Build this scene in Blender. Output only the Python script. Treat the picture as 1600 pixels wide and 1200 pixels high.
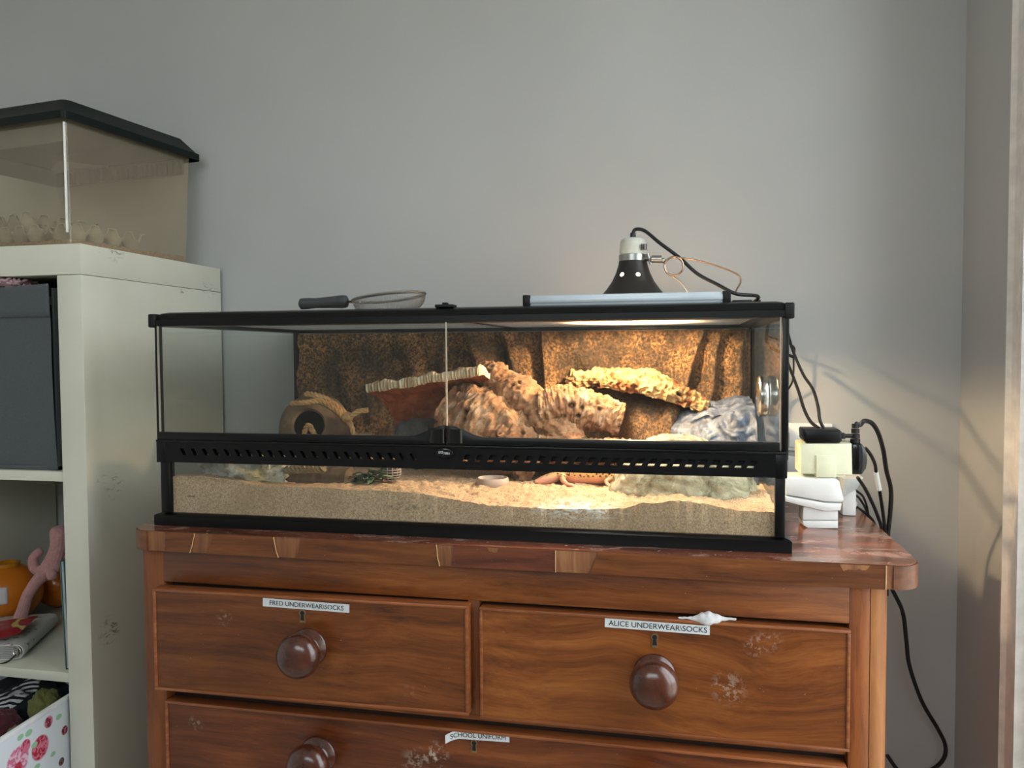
import bpy, bmesh, math, random
import numpy as np
from mathutils import Vector, Matrix, noise as mnoise
for o in list(bpy.data.objects): bpy.data.objects.remove(o, do_unlink=True)
S = bpy.context.scene
COL = S.collection
random.seed(7)
PI = math.pi
# world frame: z = 0 is the top of the chest of drawers, y = 0 the front of the terrarium, metres
FLOOR_Z = -1.05; CEIL_Z = 1.40; WALL_Y = 0.447; WALL_R = 1.25; WALL_L = -1.12; WALL_F = -2.3

# ---------------------------------------------------------------- camera
YAW, PIT, ROL = 0.2091, -0.0399, -0.006
CAM = Vector((0.7718, -1.035, 0.2576)); FPX = 1222.0
fw = Vector((-math.sin(YAW)*math.cos(PIT), math.cos(YAW)*math.cos(PIT), math.sin(PIT)))
_r = fw.cross(Vector((0, 0, 1))).normalized(); _u = _r.cross(fw)
rt = _r*math.cos(ROL) + _u*math.sin(ROL); up = -_r*math.sin(ROL) + _u*math.cos(ROL)
cd = bpy.data.cameras.new('camera'); cam = bpy.data.objects.new('camera', cd); COL.objects.link(cam)
cd.sensor_width = 36; cd.lens = FPX/1600*36; cd.clip_start = 0.02
cam.matrix_world = Matrix((( rt.x, up.x, -fw.x, CAM.x), (rt.y, up.y, -fw.y, CAM.y), (rt.z, up.z, -fw.z, CAM.z), (0, 0, 0, 1)))
S.camera = cam

def _ray(px, py): return fw + rt*((px-800)/FPX) - up*((py-600)/FPX)
def at(px, py, Y):
    d = _ray(px, py); return CAM + d*((Y-CAM.y)/d.y)
def atx(px, py, X):
    d = _ray(px, py); return CAM + d*((X-CAM.x)/d.x)
def atz(px, py, Z):
    d = _ray(px, py); return CAM + d*((Z-CAM.z)/d.z)

# ---------------------------------------------------------------- light
S.view_settings.view_transform = 'Standard'; S.view_settings.look = 'None'
S.view_settings.gamma = 1; S.view_settings.exposure = 0.0; S.view_settings.use_curve_mapping = False
W = bpy.data.worlds.new('world'); S.world = W; W.use_nodes = True
# overcast sky above the horizon, darker ground below it
_n = W.node_tree.nodes; _l = W.node_tree.links; _bg = _n['Background']
_tc = _n.new('ShaderNodeTexCoord'); _sx = _n.new('ShaderNodeSeparateXYZ'); _l.new(_tc.outputs['Generated'], _sx.inputs[0])
_mr = _n.new('ShaderNodeMapRange'); _mr.inputs[1].default_value = -.03; _mr.inputs[2].default_value = .05; _l.new(_sx.outputs[2], _mr.inputs[0])
_mx = _n.new('ShaderNodeMix'); _mx.data_type = 'RGBA'; _l.new(_mr.outputs[0], _mx.inputs[0])
_mx.inputs[6].default_value = (0.38, 0.37, 0.33, 1); _mx.inputs[7].default_value = (0.90, 0.955, 1.0, 1); _l.new(_mx.outputs[2], _bg.inputs[0])
_bg.inputs[1].default_value = 5.9
WIN_Y0, WIN_Y1, WIN_Z0, WIN_Z1 = -0.72, 0.13, -0.62, 1.30    # window opening in the right wall
W2_X0, W2_X1, W2_Z0, W2_Z1 = -0.35, 1.22, 0.58, 1.34         # added fill window, unseen, high in the wall behind the camera
def portal(name, loc, rot, sx, sy):
    l = bpy.data.lights.new(name, 'AREA'); l.shape = 'RECTANGLE'; l.size = sx; l.size_y = sy; l.cycles.is_portal = True
    o = bpy.data.objects.new(name, l); COL.objects.link(o); o.location = loc; o.rotation_euler = rot
portal('window_daylight', (WALL_R+.06, (WIN_Y0+WIN_Y1)/2, (WIN_Z0+WIN_Z1)/2), (0, PI/2, 0), WIN_Z1-WIN_Z0, WIN_Y1-WIN_Y0)
portal('fill_window_daylight', ((W2_X0+W2_X1)/2, WALL_F-.06, (W2_Z0+W2_Z1)/2), (PI/2, 0, 0), W2_X1-W2_X0, W2_Z1-W2_Z0)
LAMP = Vector((0.698, 0.232, 0.3365))
def spot(name, loc, tgt, power, color, angle, blend, rad):
    l = bpy.data.lights.new(name, 'SPOT'); l.energy = power; l.color = color; l.spot_size = angle; l.spot_blend = blend; l.shadow_soft_size = rad
    o = bpy.data.objects.new(name, l); COL.objects.link(o); o.location = loc
    o.rotation_euler = (Vector(tgt)-Vector(loc)).to_track_quat('-Z', 'Y').to_euler()
spot('heat_lamp_light', LAMP, (0.70, 0.24, 0.0), 26.0, (1.0, 0.67, 0.36), math.radians(165), 0.25, 0.012)

# ---------------------------------------------------------------- materials
def lin(c):
    c = c/255.0
    return c/12.92 if c <= .04045 else ((c+.055)/1.055)**2.4
def rgb(*c): return (lin(c[0]), lin(c[1]), lin(c[2]), 1)
class NT:
    def __init__(s, name):
        s.m = bpy.data.materials.new(name); s.m.use_nodes = True
        s.t = s.m.node_tree; s.b = s.t.nodes['Principled BSDF']; s.out = s.t.nodes['Material Output']; s._c = None
    def n(s, ty, **kw):
        nd = s.t.nodes.new(ty)
        for k, v in kw.items(): setattr(nd, k, v)
        return nd
    def l(s, a, b): s.t.links.new(a, b)
    def val(s, sock, v):
        if hasattr(v, 'is_linked'): s.l(v, sock)
        else: sock.default_value = v
    def co(s):
        if s._c is None: s._c = s.n('ShaderNodeTexCoord').outputs['Object']
        return s._c
    def mapping(s, scale=(1, 1, 1), rot=(0, 0, 0), loc=(0, 0, 0), src=None):
        m = s.n('ShaderNodeMapping'); s.l(src or s.co(), m.inputs[0])
        m.inputs['Scale'].default_value = scale; m.inputs['Rotation'].default_value = rot; m.inputs['Location'].default_value = loc
        return m.outputs[0]
    def noise(s, scale, detail=4, rough=.5, dist=0, vec=None):
        t = s.n('ShaderNodeTexNoise'); s.l(vec or s.co(), t.inputs['Vector'])
        t.inputs['Scale'].default_value = scale; t.inputs['Detail'].default_value = detail
        t.inputs['Roughness'].default_value = rough; t.inputs['Distortion'].default_value = dist
        return t.outputs[0]
    def vor(s, scale, vec=None, feature='F1', out='Distance'):
        t = s.n('ShaderNodeTexVoronoi', feature=feature); s.l(vec or s.co(), t.inputs['Vector']); t.inputs['Scale'].default_value = scale
        return t.outputs[out]
    def ramp(s, f, stops, interp='LINEAR'):
        r = s.n('ShaderNodeValToRGB'); s.l(f, r.inputs[0]); e = r.color_ramp.elements; r.color_ramp.interpolation = interp
        while len(e) < len(stops): e.new(.5)
        for k, (p, c) in enumerate(stops):
            e[k].position = p; e[k].color = c if hasattr(c, '__len__') else (c, c, c, 1)
        return r.outputs[0]
    def math(s, op, a, b=0.0, c=None):
        m = s.n('ShaderNodeMath', operation=op); s.val(m.inputs[0], a); s.val(m.inputs[1], b)
        if c is not None: s.val(m.inputs[2], c)
        return m.outputs[0]
    def mix(s, f, a, b, blend='MIX'):
        m = s.n('ShaderNodeMix', data_type='RGBA', blend_type=blend)
        s.val(m.inputs[0], f); s.val(m.inputs[6], a); s.val(m.inputs[7], b); return m.outputs[2]
    def blob(s, p, r, soft=.5, scale=(1, 1, 1)):
        # mask: 1 inside a soft ball at p (object coordinates)
        d = s.n('ShaderNodeVectorMath', operation='SUBTRACT'); s.l(s.co(), d.inputs[0]); d.inputs[1].default_value = p
        m = s.n('ShaderNodeVectorMath', operation='MULTIPLY'); s.l(d.outputs[0], m.inputs[0]); m.inputs[1].default_value = scale
        L = s.n('ShaderNodeVectorMath', operation='LENGTH'); s.l(m.outputs[0], L.inputs[0])
        mr = s.n('ShaderNodeMapRange'); s.l(L.outputs['Value'], mr.inputs[0])
        mr.inputs[1].default_value = r*(1-soft); mr.inputs[2].default_value = r; mr.inputs[3].default_value = 1; mr.inputs[4].default_value = 0
        return mr.outputs[0]
    def attr(s, name): return s.n('ShaderNodeAttribute', attribute_name=name).outputs['Fac']
    def bump(s, h, strength=.3, dist=.002):
        b = s.n('ShaderNodeBump'); s.l(h, b.inputs['Height']); b.inputs['Strength'].default_value = strength; b.inputs['Distance'].default_value = dist
        s.l(b.outputs[0], s.b.inputs['Normal'])
    def set(s, color=None, rough=.5, metal=0, spec=.5, coat=0, coat_rough=.1, alpha=None, trans=0, sheen=0):
        if color is not None: s.val(s.b.inputs['Base Color'], color)
        s.val(s.b.inputs['Roughness'], rough); s.val(s.b.inputs['Metallic'], metal); s.b.inputs['Specular IOR Level'].default_value = spec
        s.b.inputs['Coat Weight'].default_value = coat; s.b.inputs['Coat Roughness'].default_value = coat_rough
        s.b.inputs['Transmission Weight'].default_value = trans; s.b.inputs['Sheen Weight'].default_value = sheen
        return s.m
def plain(name, c, rough=.5, metal=0, spec=.5, var=.06, nscale=40, bump=0, coat=0, bdist=.001, sheen=0):
    t = NT(name); n = t.noise(nscale, 3)
    a = tuple(max(0, x*(1-var*2)) for x in c[:3])+(1,); b = tuple(min(1, x*(1+var*2)) for x in c[:3])+(1,)
    t.set(t.ramp(n, [(.3, a), (.7, b)]), rough, metal, spec, coat, sheen=sheen)
    if bump: t.bump(t.noise(nscale*4, 4), bump, bdist)
    return t.m
def glass(name, tint, haze=None, haze_amt=0.0, gl=1.0, rough=.01):
    # thin sheet: fresnel reflection over tinted see-through, with an optional film of dirt
    t = NT(name); tr = t.n('ShaderNodeBsdfTransparent'); tr.inputs[0].default_value = tint
    gs = t.n('ShaderNodeBsdfGlossy'); gs.inputs['Roughness'].default_value = rough
    fr = t.n('ShaderNodeFresnel'); bf = t.n('ShaderNodeNewGeometry').outputs['Backfacing']
    t.l(t.math('SUBTRACT', 1.45, t.math('MULTIPLY', bf, 1.45-1/1.45)), fr.inputs[0])     # same reflectance from either side of the sheet
    base = tr.outputs[0]
    if haze:
        df = t.n('ShaderNodeBsdfDiffuse'); df.inputs[0].default_value = haze
        mx = t.n('ShaderNodeMixShader'); t.l(t.ramp(t.noise(14, 4, .6), [(.3, haze_amt*.9), (.75, haze_amt*1.1)]), mx.inputs[0]); t.l(base, mx.inputs[1]); t.l(df.outputs[0], mx.inputs[2]); base = mx.outputs[0]
    ms = t.n('ShaderNodeMixShader'); t.l(t.math('MULTIPLY', fr.outputs[0], gl), ms.inputs[0]); t.l(base, ms.inputs[1]); t.l(gs.outputs[0], ms.inputs[2])
    t.l(ms.outputs[0], t.out.inputs[0]); return t.m
def emit(name, c, s):
    t = NT(name); e = t.n('ShaderNodeEmission'); e.inputs[0].default_value = c; e.inputs[1].default_value = s; t.l(e.outputs[0], t.out.inputs[0]); return t.m
def wood(name, dark, mid, light, axis='x', scale=1.0, coat=.22, rough=.4, scuffs=(), swirl=0.6, flecks=True):
    t = NT(name)
    sc = {'x': (1.3, 26, 26), 'z': (26, 26, 1.3), 'y': (26, 1.3, 26)}[axis]
    warp = t.noise(3.2*scale, 2)
    wv = t.n('ShaderNodeVectorMath', operation='SCALE'); wn = t.n('ShaderNodeTexNoise'); t.l(t.co(), wn.inputs['Vector']); wn.inputs['Scale'].default_value = 3.2; wn.inputs['Detail'].default_value = 2
    t.l(wn.outputs['Color'], wv.inputs[0]); wv.inputs['Scale'].default_value = .07*swirl
    ad = t.n('ShaderNodeVectorMath', operation='ADD'); t.l(t.co(), ad.inputs[0]); t.l(wv.outputs[0], ad.inputs[1])
    mp = t.mapping(sc, src=ad.outputs[0])
    g1 = t.noise(2.2*scale, 7, .66, .25, vec=mp)
    mp2 = t.mapping(tuple(3*q for q in sc), src=ad.outputs[0]); g2 = t.noise(9*scale, 4, .6, 0, vec=mp2)
    g = t.math('ADD', t.math('MULTIPLY', g1, .78), t.math('MULTIPLY', g2, .22))
    c = t.ramp(g, [(.34, dark), (.5, mid), (.68, light)])
    c = t.mix(t.ramp(warp, [(.42, 0.0), (.68, .45)]), c, dark)
    for (p, r, amt, colr) in scuffs:
        k = t.math('MULTIPLY', t.blob(p, r, .8), t.ramp(t.noise(130, 4, .7), [(.5, 0.0), (.58, 1.0)]))
        c = t.mix(t.math('MULTIPLY', k, amt), c, colr)
    sp = t.ramp(t.noise(300, 2, .5), [(.755, 0.0), (.78, .55)])
    if flecks: c = t.mix(sp, c, rgb(190, 150, 110))
    t.set(c, t.ramp(g2, [(.3, rough*.85), (.7, rough*1.2)]), 0, .5, coat, .22)
    t.bump(g2, .12, .0006); return t.m

M = {}
t = NT('wall_paint'); t.set(t.ramp(t.noise(3, 3), [(.3, rgb(182, 184, 184)), (.7, rgb(188, 190, 190))]), .75, 0, .3); t.bump(t.noise(160, 4, .6), .12, .0012); M['wall'] = t.m
M['ceil'] = plain('ceiling_paint', rgb(240, 240, 238), .8, var=.01)
M['wall2'] = plain('white_wall_paint', rgb(240, 240, 238), .8, var=.01)
M['trimwhite'] = plain('trim_gloss_white', rgb(232, 228, 224), .3)
M['floor'] = plain('pale_carpet', rgb(206, 198, 184), .95, nscale=200, bump=.3)
M['black'] = plain('black_plastic', rgb(9, 9, 11), .34, 0, .28, .1, 60)
M['blackmatte'] = plain('black_matte_plastic', rgb(13, 13, 14), .5, 0, .3, .1, 60)
M['blackgloss'] = plain('black_gloss_plastic', rgb(12, 12, 14), .12, 0, .5, .1, 60)
M['dome'] = plain('dome_black_enamel', rgb(40, 36, 34), .45, 0, .4)
M['rubber'] = plain('cable_rubber', rgb(24, 24, 26), .45, 0, .4)
M['glass'] = glass('tank_glass', (.97, .985, .975, 1))
M['glassedge'] = plain('glass_polished_edge', rgb(176, 168, 156), .2)
M['lglass'] = glass('dial_lens_glass', (.9, .92, .92, 1))
M['chrome'] = plain('chrome_wire', rgb(205, 200, 195), .18, 1, var=.02)
M['copper'] = plain('copper_toned_wire', rgb(200, 165, 140), .22, 1, var=.02)
M['steel'] = plain('brushed_steel', rgb(170, 168, 164), .3, 1, var=.03)
M['ceramic'] = plain('lamp_ceramic', rgb(205, 205, 195), .5)
M['alu'] = plain('painted_aluminium', rgb(196, 206, 214), .38, .25, var=.02)
M['white'] = plain('white_plastic', rgb(230, 232, 232), .35, var=.02)
M['cream'] = plain('cream_plastic', rgb(226, 228, 200), .4, var=.03)
M['paper'] = plain('label_paper', rgb(222, 226, 230), .5, var=.02)
M['ink'] = plain('black_ink', rgb(20, 20, 22), .6)
M['screen'] = None
HAZE = rgb(150, 140, 120)
M['bulb'] = emit('bulb_glow', (1, .72, .40, 1), 22.0)
M['hole'] = emit('vent_glow', (1, .85, .62, 1), 3.2)
M['led'] = emit('led_glow', (1, .94, .84, 1), 42.0)

# ---------------------------------------------------------------- mesh helpers
ORG = {}
def empty(name, loc, label, cat, group=None):
    o = bpy.data.objects.new(name, None); COL.objects.link(o); o.location = loc; o.empty_display_size = .05
    o['label'] = label; o['category'] = cat
    if group: o['group'] = group
    ORG[o.name] = Vector(loc); return o
def org(o):
    while o is not None:
        if o.name in ORG: return ORG[o.name]
        o = o.parent
    return Vector((0, 0, 0))
def link(name, me, parent=None):
    o = bpy.data.objects.new(name, me); COL.objects.link(o)
    if parent is not None: o.parent = parent
    return o
def tag(o, label, cat, group=None, kind=None):
    o['label'] = label; o['category'] = cat
    if group: o['group'] = group
    if kind: o['kind'] = kind
    return o
def struct(o): o['kind'] = 'structure'; return o
class MB:
    def __init__(s): s.bm = bmesh.new(); s.mi = 0; s.lay = None
    def _f(s, vs, mi=None):
        try: f = s.bm.faces.new(vs)
        except ValueError: return None
        f.material_index = s.mi if mi is None else mi; return f
    def box(s, a, b, bev=0.0, mat=None, seg=2):
        a = Vector(a); b = Vector(b)
        tmp = bmesh.new(); bmesh.ops.create_cube(tmp, size=1)
        for v in tmp.verts: v.co = Vector((a.x+(v.co.x+.5)*(b.x-a.x), a.y+(v.co.y+.5)*(b.y-a.y), a.z+(v.co.z+.5)*(b.z-a.z)))
        if bev: bmesh.ops.bevel(tmp, geom=list(tmp.edges), offset=min(bev, .49*min(abs(b.x-a.x), abs(b.y-a.y), abs(b.z-a.z))), segments=seg, affect='EDGES', profile=.5)
        if mat is not None: tmp.transform(mat)
        s.merge(tmp); return s
    def merge(s, tmp, mi=None):
        mp = {v: s.bm.verts.new(v.co) for v in tmp.verts}
        for f in tmp.faces: s._f([mp[v] for v in f.verts], s.mi if mi is None else mi)
        tmp.free()
    def prism(s, pts, z0, z1, mat=None, bev=0.0):
        # closed outline in xy, extruded along z
        tmp = bmesh.new(); lo = [tmp.verts.new((p[0], p[1], z0)) for p in pts]; hi = [tmp.verts.new((p[0], p[1], z1)) for p in pts]
        tmp.faces.new(list(reversed(lo))); top = tmp.faces.new(hi); n = len(pts)
        for i in range(n): tmp.faces.new((lo[i], lo[(i+1) % n], hi[(i+1) % n], hi[i]))
        bmesh.ops.recalc_face_normals(tmp, faces=tmp.faces)
        if bev:
            ed = [e for e in tmp.edges if abs(e.verts[0].co.z-e.verts[1].co.z) < 1e-9]
            bmesh.ops.bevel(tmp, geom=ed, offset=bev, segments=2, affect='EDGES', profile=.5)
        if mat is not None: tmp.transform(mat)
        s.merge(tmp); return s
    def tube(s, pts, r, seg=8, cap=True, flat=1.0):
        pts = [Vector(p) for p in pts]; n = len(pts); rs = r if hasattr(r, '__len__') else [r]*n
        T = [(pts[min(i+1, n-1)]-pts[max(i-1, 0)]).normalized() for i in range(n)]
        N = T[0].orthogonal().normalized(); rings = []
        for i in range(n):
            N = (N-T[i]*N.dot(T[i])); N = N.normalized() if N.length > 1e-6 else T[i].orthogonal().normalized()
            B = T[i].cross(N)
            rings.append([s.bm.verts.new(pts[i]+(N*math.cos(2*PI*j/seg)+B*math.sin(2*PI*j/seg)*flat)*rs[i]) for j in range(seg)])
        for i in range(n-1):
            for j in range(seg): s._f((rings[i][j], rings[i][(j+1) % seg], rings[i+1][(j+1) % seg], rings[i+1][j]))
        if cap: s._f(list(reversed(rings[0]))); s._f(rings[-1])
        return s
    def lathe(s, prof, seg=32, mat=None, close=False):
        # profile of (radius, z)
        tmp = bmesh.new(); rings = []
        for r, z in prof:
            if r < 1e-6: rings.append([tmp.verts.new((0, 0, z))])
            else: rings.append([tmp.verts.new((r*math.cos(2*PI*j/seg), r*math.sin(2*PI*j/seg), z)) for j in range(seg)])
        L = list(zip(rings, rings[1:]))
        if close: L.append((rings[-1], rings[0]))
        for a, b in L:
            for j in range(seg):
                k = (j+1) % seg
                if len(a) == 1 and len(b) == 1: continue
                if len(a) == 1: tmp.faces.new((a[0], b[k], b[j]))
                elif len(b) == 1: tmp.faces.new((a[j], a[k], b[0]))
                else: tmp.faces.new((a[j], a[k], b[k], b[j]))
        if mat is not None: tmp.transform(mat)
        s.merge(tmp); return s
    def ball(s, c, r, seg=16, fn=None):
        tmp = bmesh.new(); bmesh.ops.create_uvsphere(tmp, u_segments=seg*2, v_segments=seg, radius=1)
        r = r if hasattr(r, '__len__') else (r, r, r); c = Vector(c)
        for v in tmp.verts:
            k = fn(v.co) if fn else 1.0
            v.co = Vector((c.x+v.co.x*r[0]*k, c.y+v.co.y*r[1]*k, c.z+v.co.z*r[2]*k))
        s.merge(tmp); return s
    def grid(s, fn, nu, nv, closeu=False, mi=None):
        P = [[s.bm.verts.new(fn(i/(nu if closeu else nu-1), j/(nv-1))) for j in range(nv)] for i in range(nu)]
        for i in range(nu if closeu else nu-1):
            for j in range(nv-1): s._f((P[i][j], P[(i+1) % nu][j], P[(i+1) % nu][j+1], P[i][j+1]), mi)
        return P
    def build(s, name, mats, parent=None, smooth=True, angle=40, recalc=True, xf=None):
        if xf is not None: s.bm.transform(xf)
        if parent is not None:
            bmesh.ops.translate(s.bm, verts=s.bm.verts, vec=-org(parent))
        if recalc: bmesh.ops.recalc_face_normals(s.bm, faces=s.bm.faces)
        me = bpy.data.meshes.new(name); s.bm.to_mesh(me); s.bm.free()
        for m in (mats if isinstance(mats, (list, tuple)) else [mats]): me.materials.append(m)
        if smooth:
            me.polygons.foreach_set('use_smooth', [True]*len(me.polygons))
            try: me.set_sharp_from_angle(angle=math.radians(angle))
            except Exception: pass
        return link(name, me, parent)
def fit(pts, n):
    # Catmull-Rom through pts, n samples per span
    P = [Vector(p) for p in pts]; P = [P[0]*2-P[1]]+P+[P[-1]*2-P[-2]]; out = []
    for i in range(1, len(P)-2):
        for k in range(n):
            u = k/n; a, b, c, d = P[i-1], P[i], P[i+1], P[i+2]
            out.append(.5*((2*b)+(c-a)*u+(2*a-5*b+4*c-d)*u*u+(3*b-a-3*c+d)*u**3))
    out.append(P[-2]); return out
def text_mesh(mb, txt, size, mat, mi=1, ext=.0001, sx=1.0, align='CENTER'):
    cu = bpy.data.curves.new('t', 'FONT'); cu.body = txt; cu.size = size; cu.extrude = ext; cu.align_x = align; cu.align_y = 'CENTER'
    ob = bpy.data.objects.new('t', cu); COL.objects.link(ob); bpy.context.view_layer.update()
    me = ob.evaluated_get(bpy.context.evaluated_depsgraph_get()).to_mesh(); tmp = bmesh.new(); tmp.from_mesh(me)
    for v in tmp.verts: v.co.x *= sx
    tmp.transform(mat); mb.merge(tmp, mi); ob.to_mesh_clear(); bpy.data.objects.remove(ob); bpy.data.curves.remove(cu)
def nz(x, y=0.0, z=0.0): return mnoise.noise(Vector((x, y, z)))
def fbm(x, y, z, o=4): return mnoise.fractal(Vector((x, y, z)), 1.0, 2.0, o)

# ---------------------------------------------------------------- room
def wbox(name, a, b, m): return struct(MB().box(a, b).build(name, m, None, False))
wbox('floor', (WALL_L-.1, WALL_F-.1, FLOOR_Z-.1), (WALL_R+.25, WALL_Y+.1, FLOOR_Z), M['floor'])
wbox('ceiling', (WALL_L-.1, WALL_F-.1, CEIL_Z), (WALL_R+.25, WALL_Y+.1, CEIL_Z+.1), M['ceil'])
wbox('wall_back', (WALL_L-.1, WALL_Y, FLOOR_Z), (WALL_R+.25, WALL_Y+.1, CEIL_Z), M['wall'])
m = MB(); m.box((WALL_L-.1, WALL_F-.1, FLOOR_Z), (W2_X0, WALL_F, CEIL_Z)); m.box((W2_X1, WALL_F-.1, FLOOR_Z), (WALL_R+.25, WALL_F, CEIL_Z))
m.box((W2_X0, WALL_F-.1, FLOOR_Z), (W2_X1, WALL_F, W2_Z0)); m.box((W2_X0, WALL_F-.1, W2_Z1), (W2_X1, WALL_F, CEIL_Z))
struct(m.build('wall_front', M['wall2'], None, False))
wbox('wall_left', (WALL_L-.1, WALL_F, FLOOR_Z), (WALL_L, WALL_Y, CEIL_Z), M['wall2'])
m = MB()
m.box((WALL_R, WIN_Y1, FLOOR_Z), (WALL_R+.22, WALL_Y, CEIL_Z)); m.box((WALL_R, WALL_F, FLOOR_Z), (WALL_R+.22, WIN_Y0, CEIL_Z))
m.box((WALL_R, WIN_Y0, FLOOR_Z), (WALL_R+.22, WIN_Y1, WIN_Z0)); m.box((WALL_R, WIN_Y0, WIN_Z1), (WALL_R+.22, WIN_Y1, CEIL_Z))
struct(m.build('wall_right', M['wall'], None, False))
# moulded window casing (full height strip beside the window, then sill and head)
m = MB()
yc = atx(1592, 600, WALL_R).y
prof = [(0, 0), (0, .016), (.006, .02), (.012, .014), (.022, .013), (.05, .016), (.056, .024), (.068, .024), (.07, 0)]
pts = [(-q[1], -q[0]) for q in prof]
m.prism(pts, FLOOR_Z+.1, CEIL_Z-.12, Matrix.Translation((WALL_R, yc, 0)))
m.build('trim_1', M['trimwhite'], None, True, 30)['kind'] = 'structure'
win = MB().box((WALL_R-.03, WIN_Y0-.08, WIN_Z0-.03), (WALL_R+.13, WIN_Y1+.01, WIN_Z0), .006)
for (a, b) in (((WIN_Y0, WIN_Z0), (WIN_Y0+.05, WIN_Z1)), ((WIN_Y1-.05, WIN_Z0), (WIN_Y1, WIN_Z1)), ((WIN_Y0, WIN_Z1-.05), (WIN_Y1, WIN_Z1)), ((WIN_Y0, WIN_Z0), (WIN_Y1, WIN_Z0+.05)), (((WIN_Y0+WIN_Y1)/2-.02, WIN_Z0), ((WIN_Y0+WIN_Y1)/2+.02, WIN_Z1))):
    win.box((WALL_R+.01, a[0], a[1]), (WALL_R+.05, b[0], b[1]), .004)
wo = struct(win.build('window_1', M['trimwhite'], None, True, 30))
pane = MB().box((WALL_R+.028, WIN_Y0+.03, WIN_Z0+.03), (WALL_R+.032, WIN_Y1-.03, WIN_Z1-.03)).build('pane', glass('window_glass', (.98, .99, .98, 1), gl=.8), wo, False)
# light picture rail / coving end at the top left of the wall
p0 = at(0, 4, WALL_Y); p1 = at(42, -2, WALL_Y)

m = MB()
for a, b in (((W2_X0, W2_Z0), (W2_X0+.05, W2_Z1)), ((W2_X1-.05, W2_Z0), (W2_X1, W2_Z1)), ((W2_X0, W2_Z0), (W2_X1, W2_Z0+.05)), ((W2_X0, W2_Z1-.05), (W2_X1, W2_Z1)), ((.42, W2_Z0), (.46, W2_Z1))):
    m.box((a[0], WALL_F-.05, a[1]), (b[0], WALL_F-.01, b[1]), .004)
w2 = struct(m.build('fill_window', M['trimwhite'], None, True, 30))  # frame of the added fill window
MB().box((W2_X0+.03, WALL_F-.032, W2_Z0+.03), (W2_X1-.03, WALL_F-.028, W2_Z1-.03)).build('pane', bpy.data.materials['window_glass'], w2, False)

# ---------------------------------------------------------------- chest of drawers
FY = -.015      # carcass face
TY = -.035      # front of the top board
chest = empty('chest_of_drawers', (.5, .2, FLOOR_Z), 'mahogany chest of drawers with chipped veneer top edge under the terrarium', 'chest')
WD, WM, WL = rgb(76, 36, 12), rgb(128, 68, 24), rgb(166, 98, 42)
PALE = rgb(196, 176, 160)
M['w_front'] = wood('mahogany_frame', WD, WM, WL, 'x', 1.0)
M['w_col'] = wood('mahogany_column', rgb(122, 68, 24), rgb(152, 92, 36), rgb(178, 116, 52), 'z', 1.0, .08, .5)
M['w_stile'] = wood('mahogany_stile', rgb(100, 50, 16), rgb(142, 76, 28), rgb(166, 96, 42), 'z', 1.0, .2)
M['w_edge'] = wood('mahogany_edge_veneer', rgb(76, 38, 16), rgb(118, 64, 26), rgb(148, 88, 42), 'x', 1.3)
M['w_core'] = wood('bare_pine_core', rgb(106, 62, 40), rgb(146, 94, 60), rgb(178, 128, 84), 'z', 1.2, 0, .7)
M['w_knob'] = wood('dark_turned_wood', rgb(54, 24, 16), rgb(82, 38, 24), rgb(104, 52, 32), 'y', .8, .7, .22, flecks=False)
M['w_bead'] = wood('bead_moulding', rgb(110, 58, 28), rgb(150, 84, 44), rgb(184, 118, 72), 'x', 1.4, .3, .4)
M['darkgap'] = plain('gap_shade', rgb(40, 22, 14), .7)
t = NT('worn_polished_top')
g = t.noise(3, 6, .6, .5, vec=t.mapping((2, 12, 12)))
c = t.ramp(g, [(.35, rgb(78, 40, 26)), (.55, rgb(120, 66, 46)), (.7, rgb(148, 94, 72))])
wear = t.ramp(t.noise(9, 5, .7, 1.2, vec=t.mapping((1, 2.2, 1))), [(.5, 0.0), (.66, .55)])
c = t.mix(wear, c, rgb(178, 152, 140))
c = t.mix(t.ramp(t.noise(150, 3, .6), [(.68, 0.0), (.72, .7)]), c, rgb(225, 205, 195))
t.set(c, t.ramp(wear, [(0, .22), (1, .42)]), 0, .5, .3, .15); M['w_top'] = t.m
XL, XR, BK = -.024, 1.060, .436
def rounded(x0, x1, y0, y1, r, n=8):
    P = []
    for cx, cy, a0 in ((x1-r, y0+r, -PI/2), ):
        pass
    P += [(x0+r+r*math.cos(a), y0+r+r*math.sin(a)) for a in [PI+PI/2*k/n for k in range(n+1)]]
    P += [(x1-r+r*math.cos(a), y0+r+r*math.sin(a)) for a in [1.5*PI+PI/2*k/n for k in range(n+1)]]
    P += [(x1, y1), (x0, y1)]
    return P
TB = -.0295
M['splinter'] = plain('pale_broken_veneer', rgb(206, 166, 118), .8)
m = MB(); m.prism(rounded(XL+.0015, XR-.0015, TY+.0015, BK, .035), TB, 0.0, None, .0015); 
top = m.build('top', [M['w_core']], chest, True, 35)
m = MB(); m.prism(rounded(XL+.001, XR-.001, TY+.001, BK, .035), 0.0, .0006)
m.build('top_veneer', M['w_top'], chest, True, 35)
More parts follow.
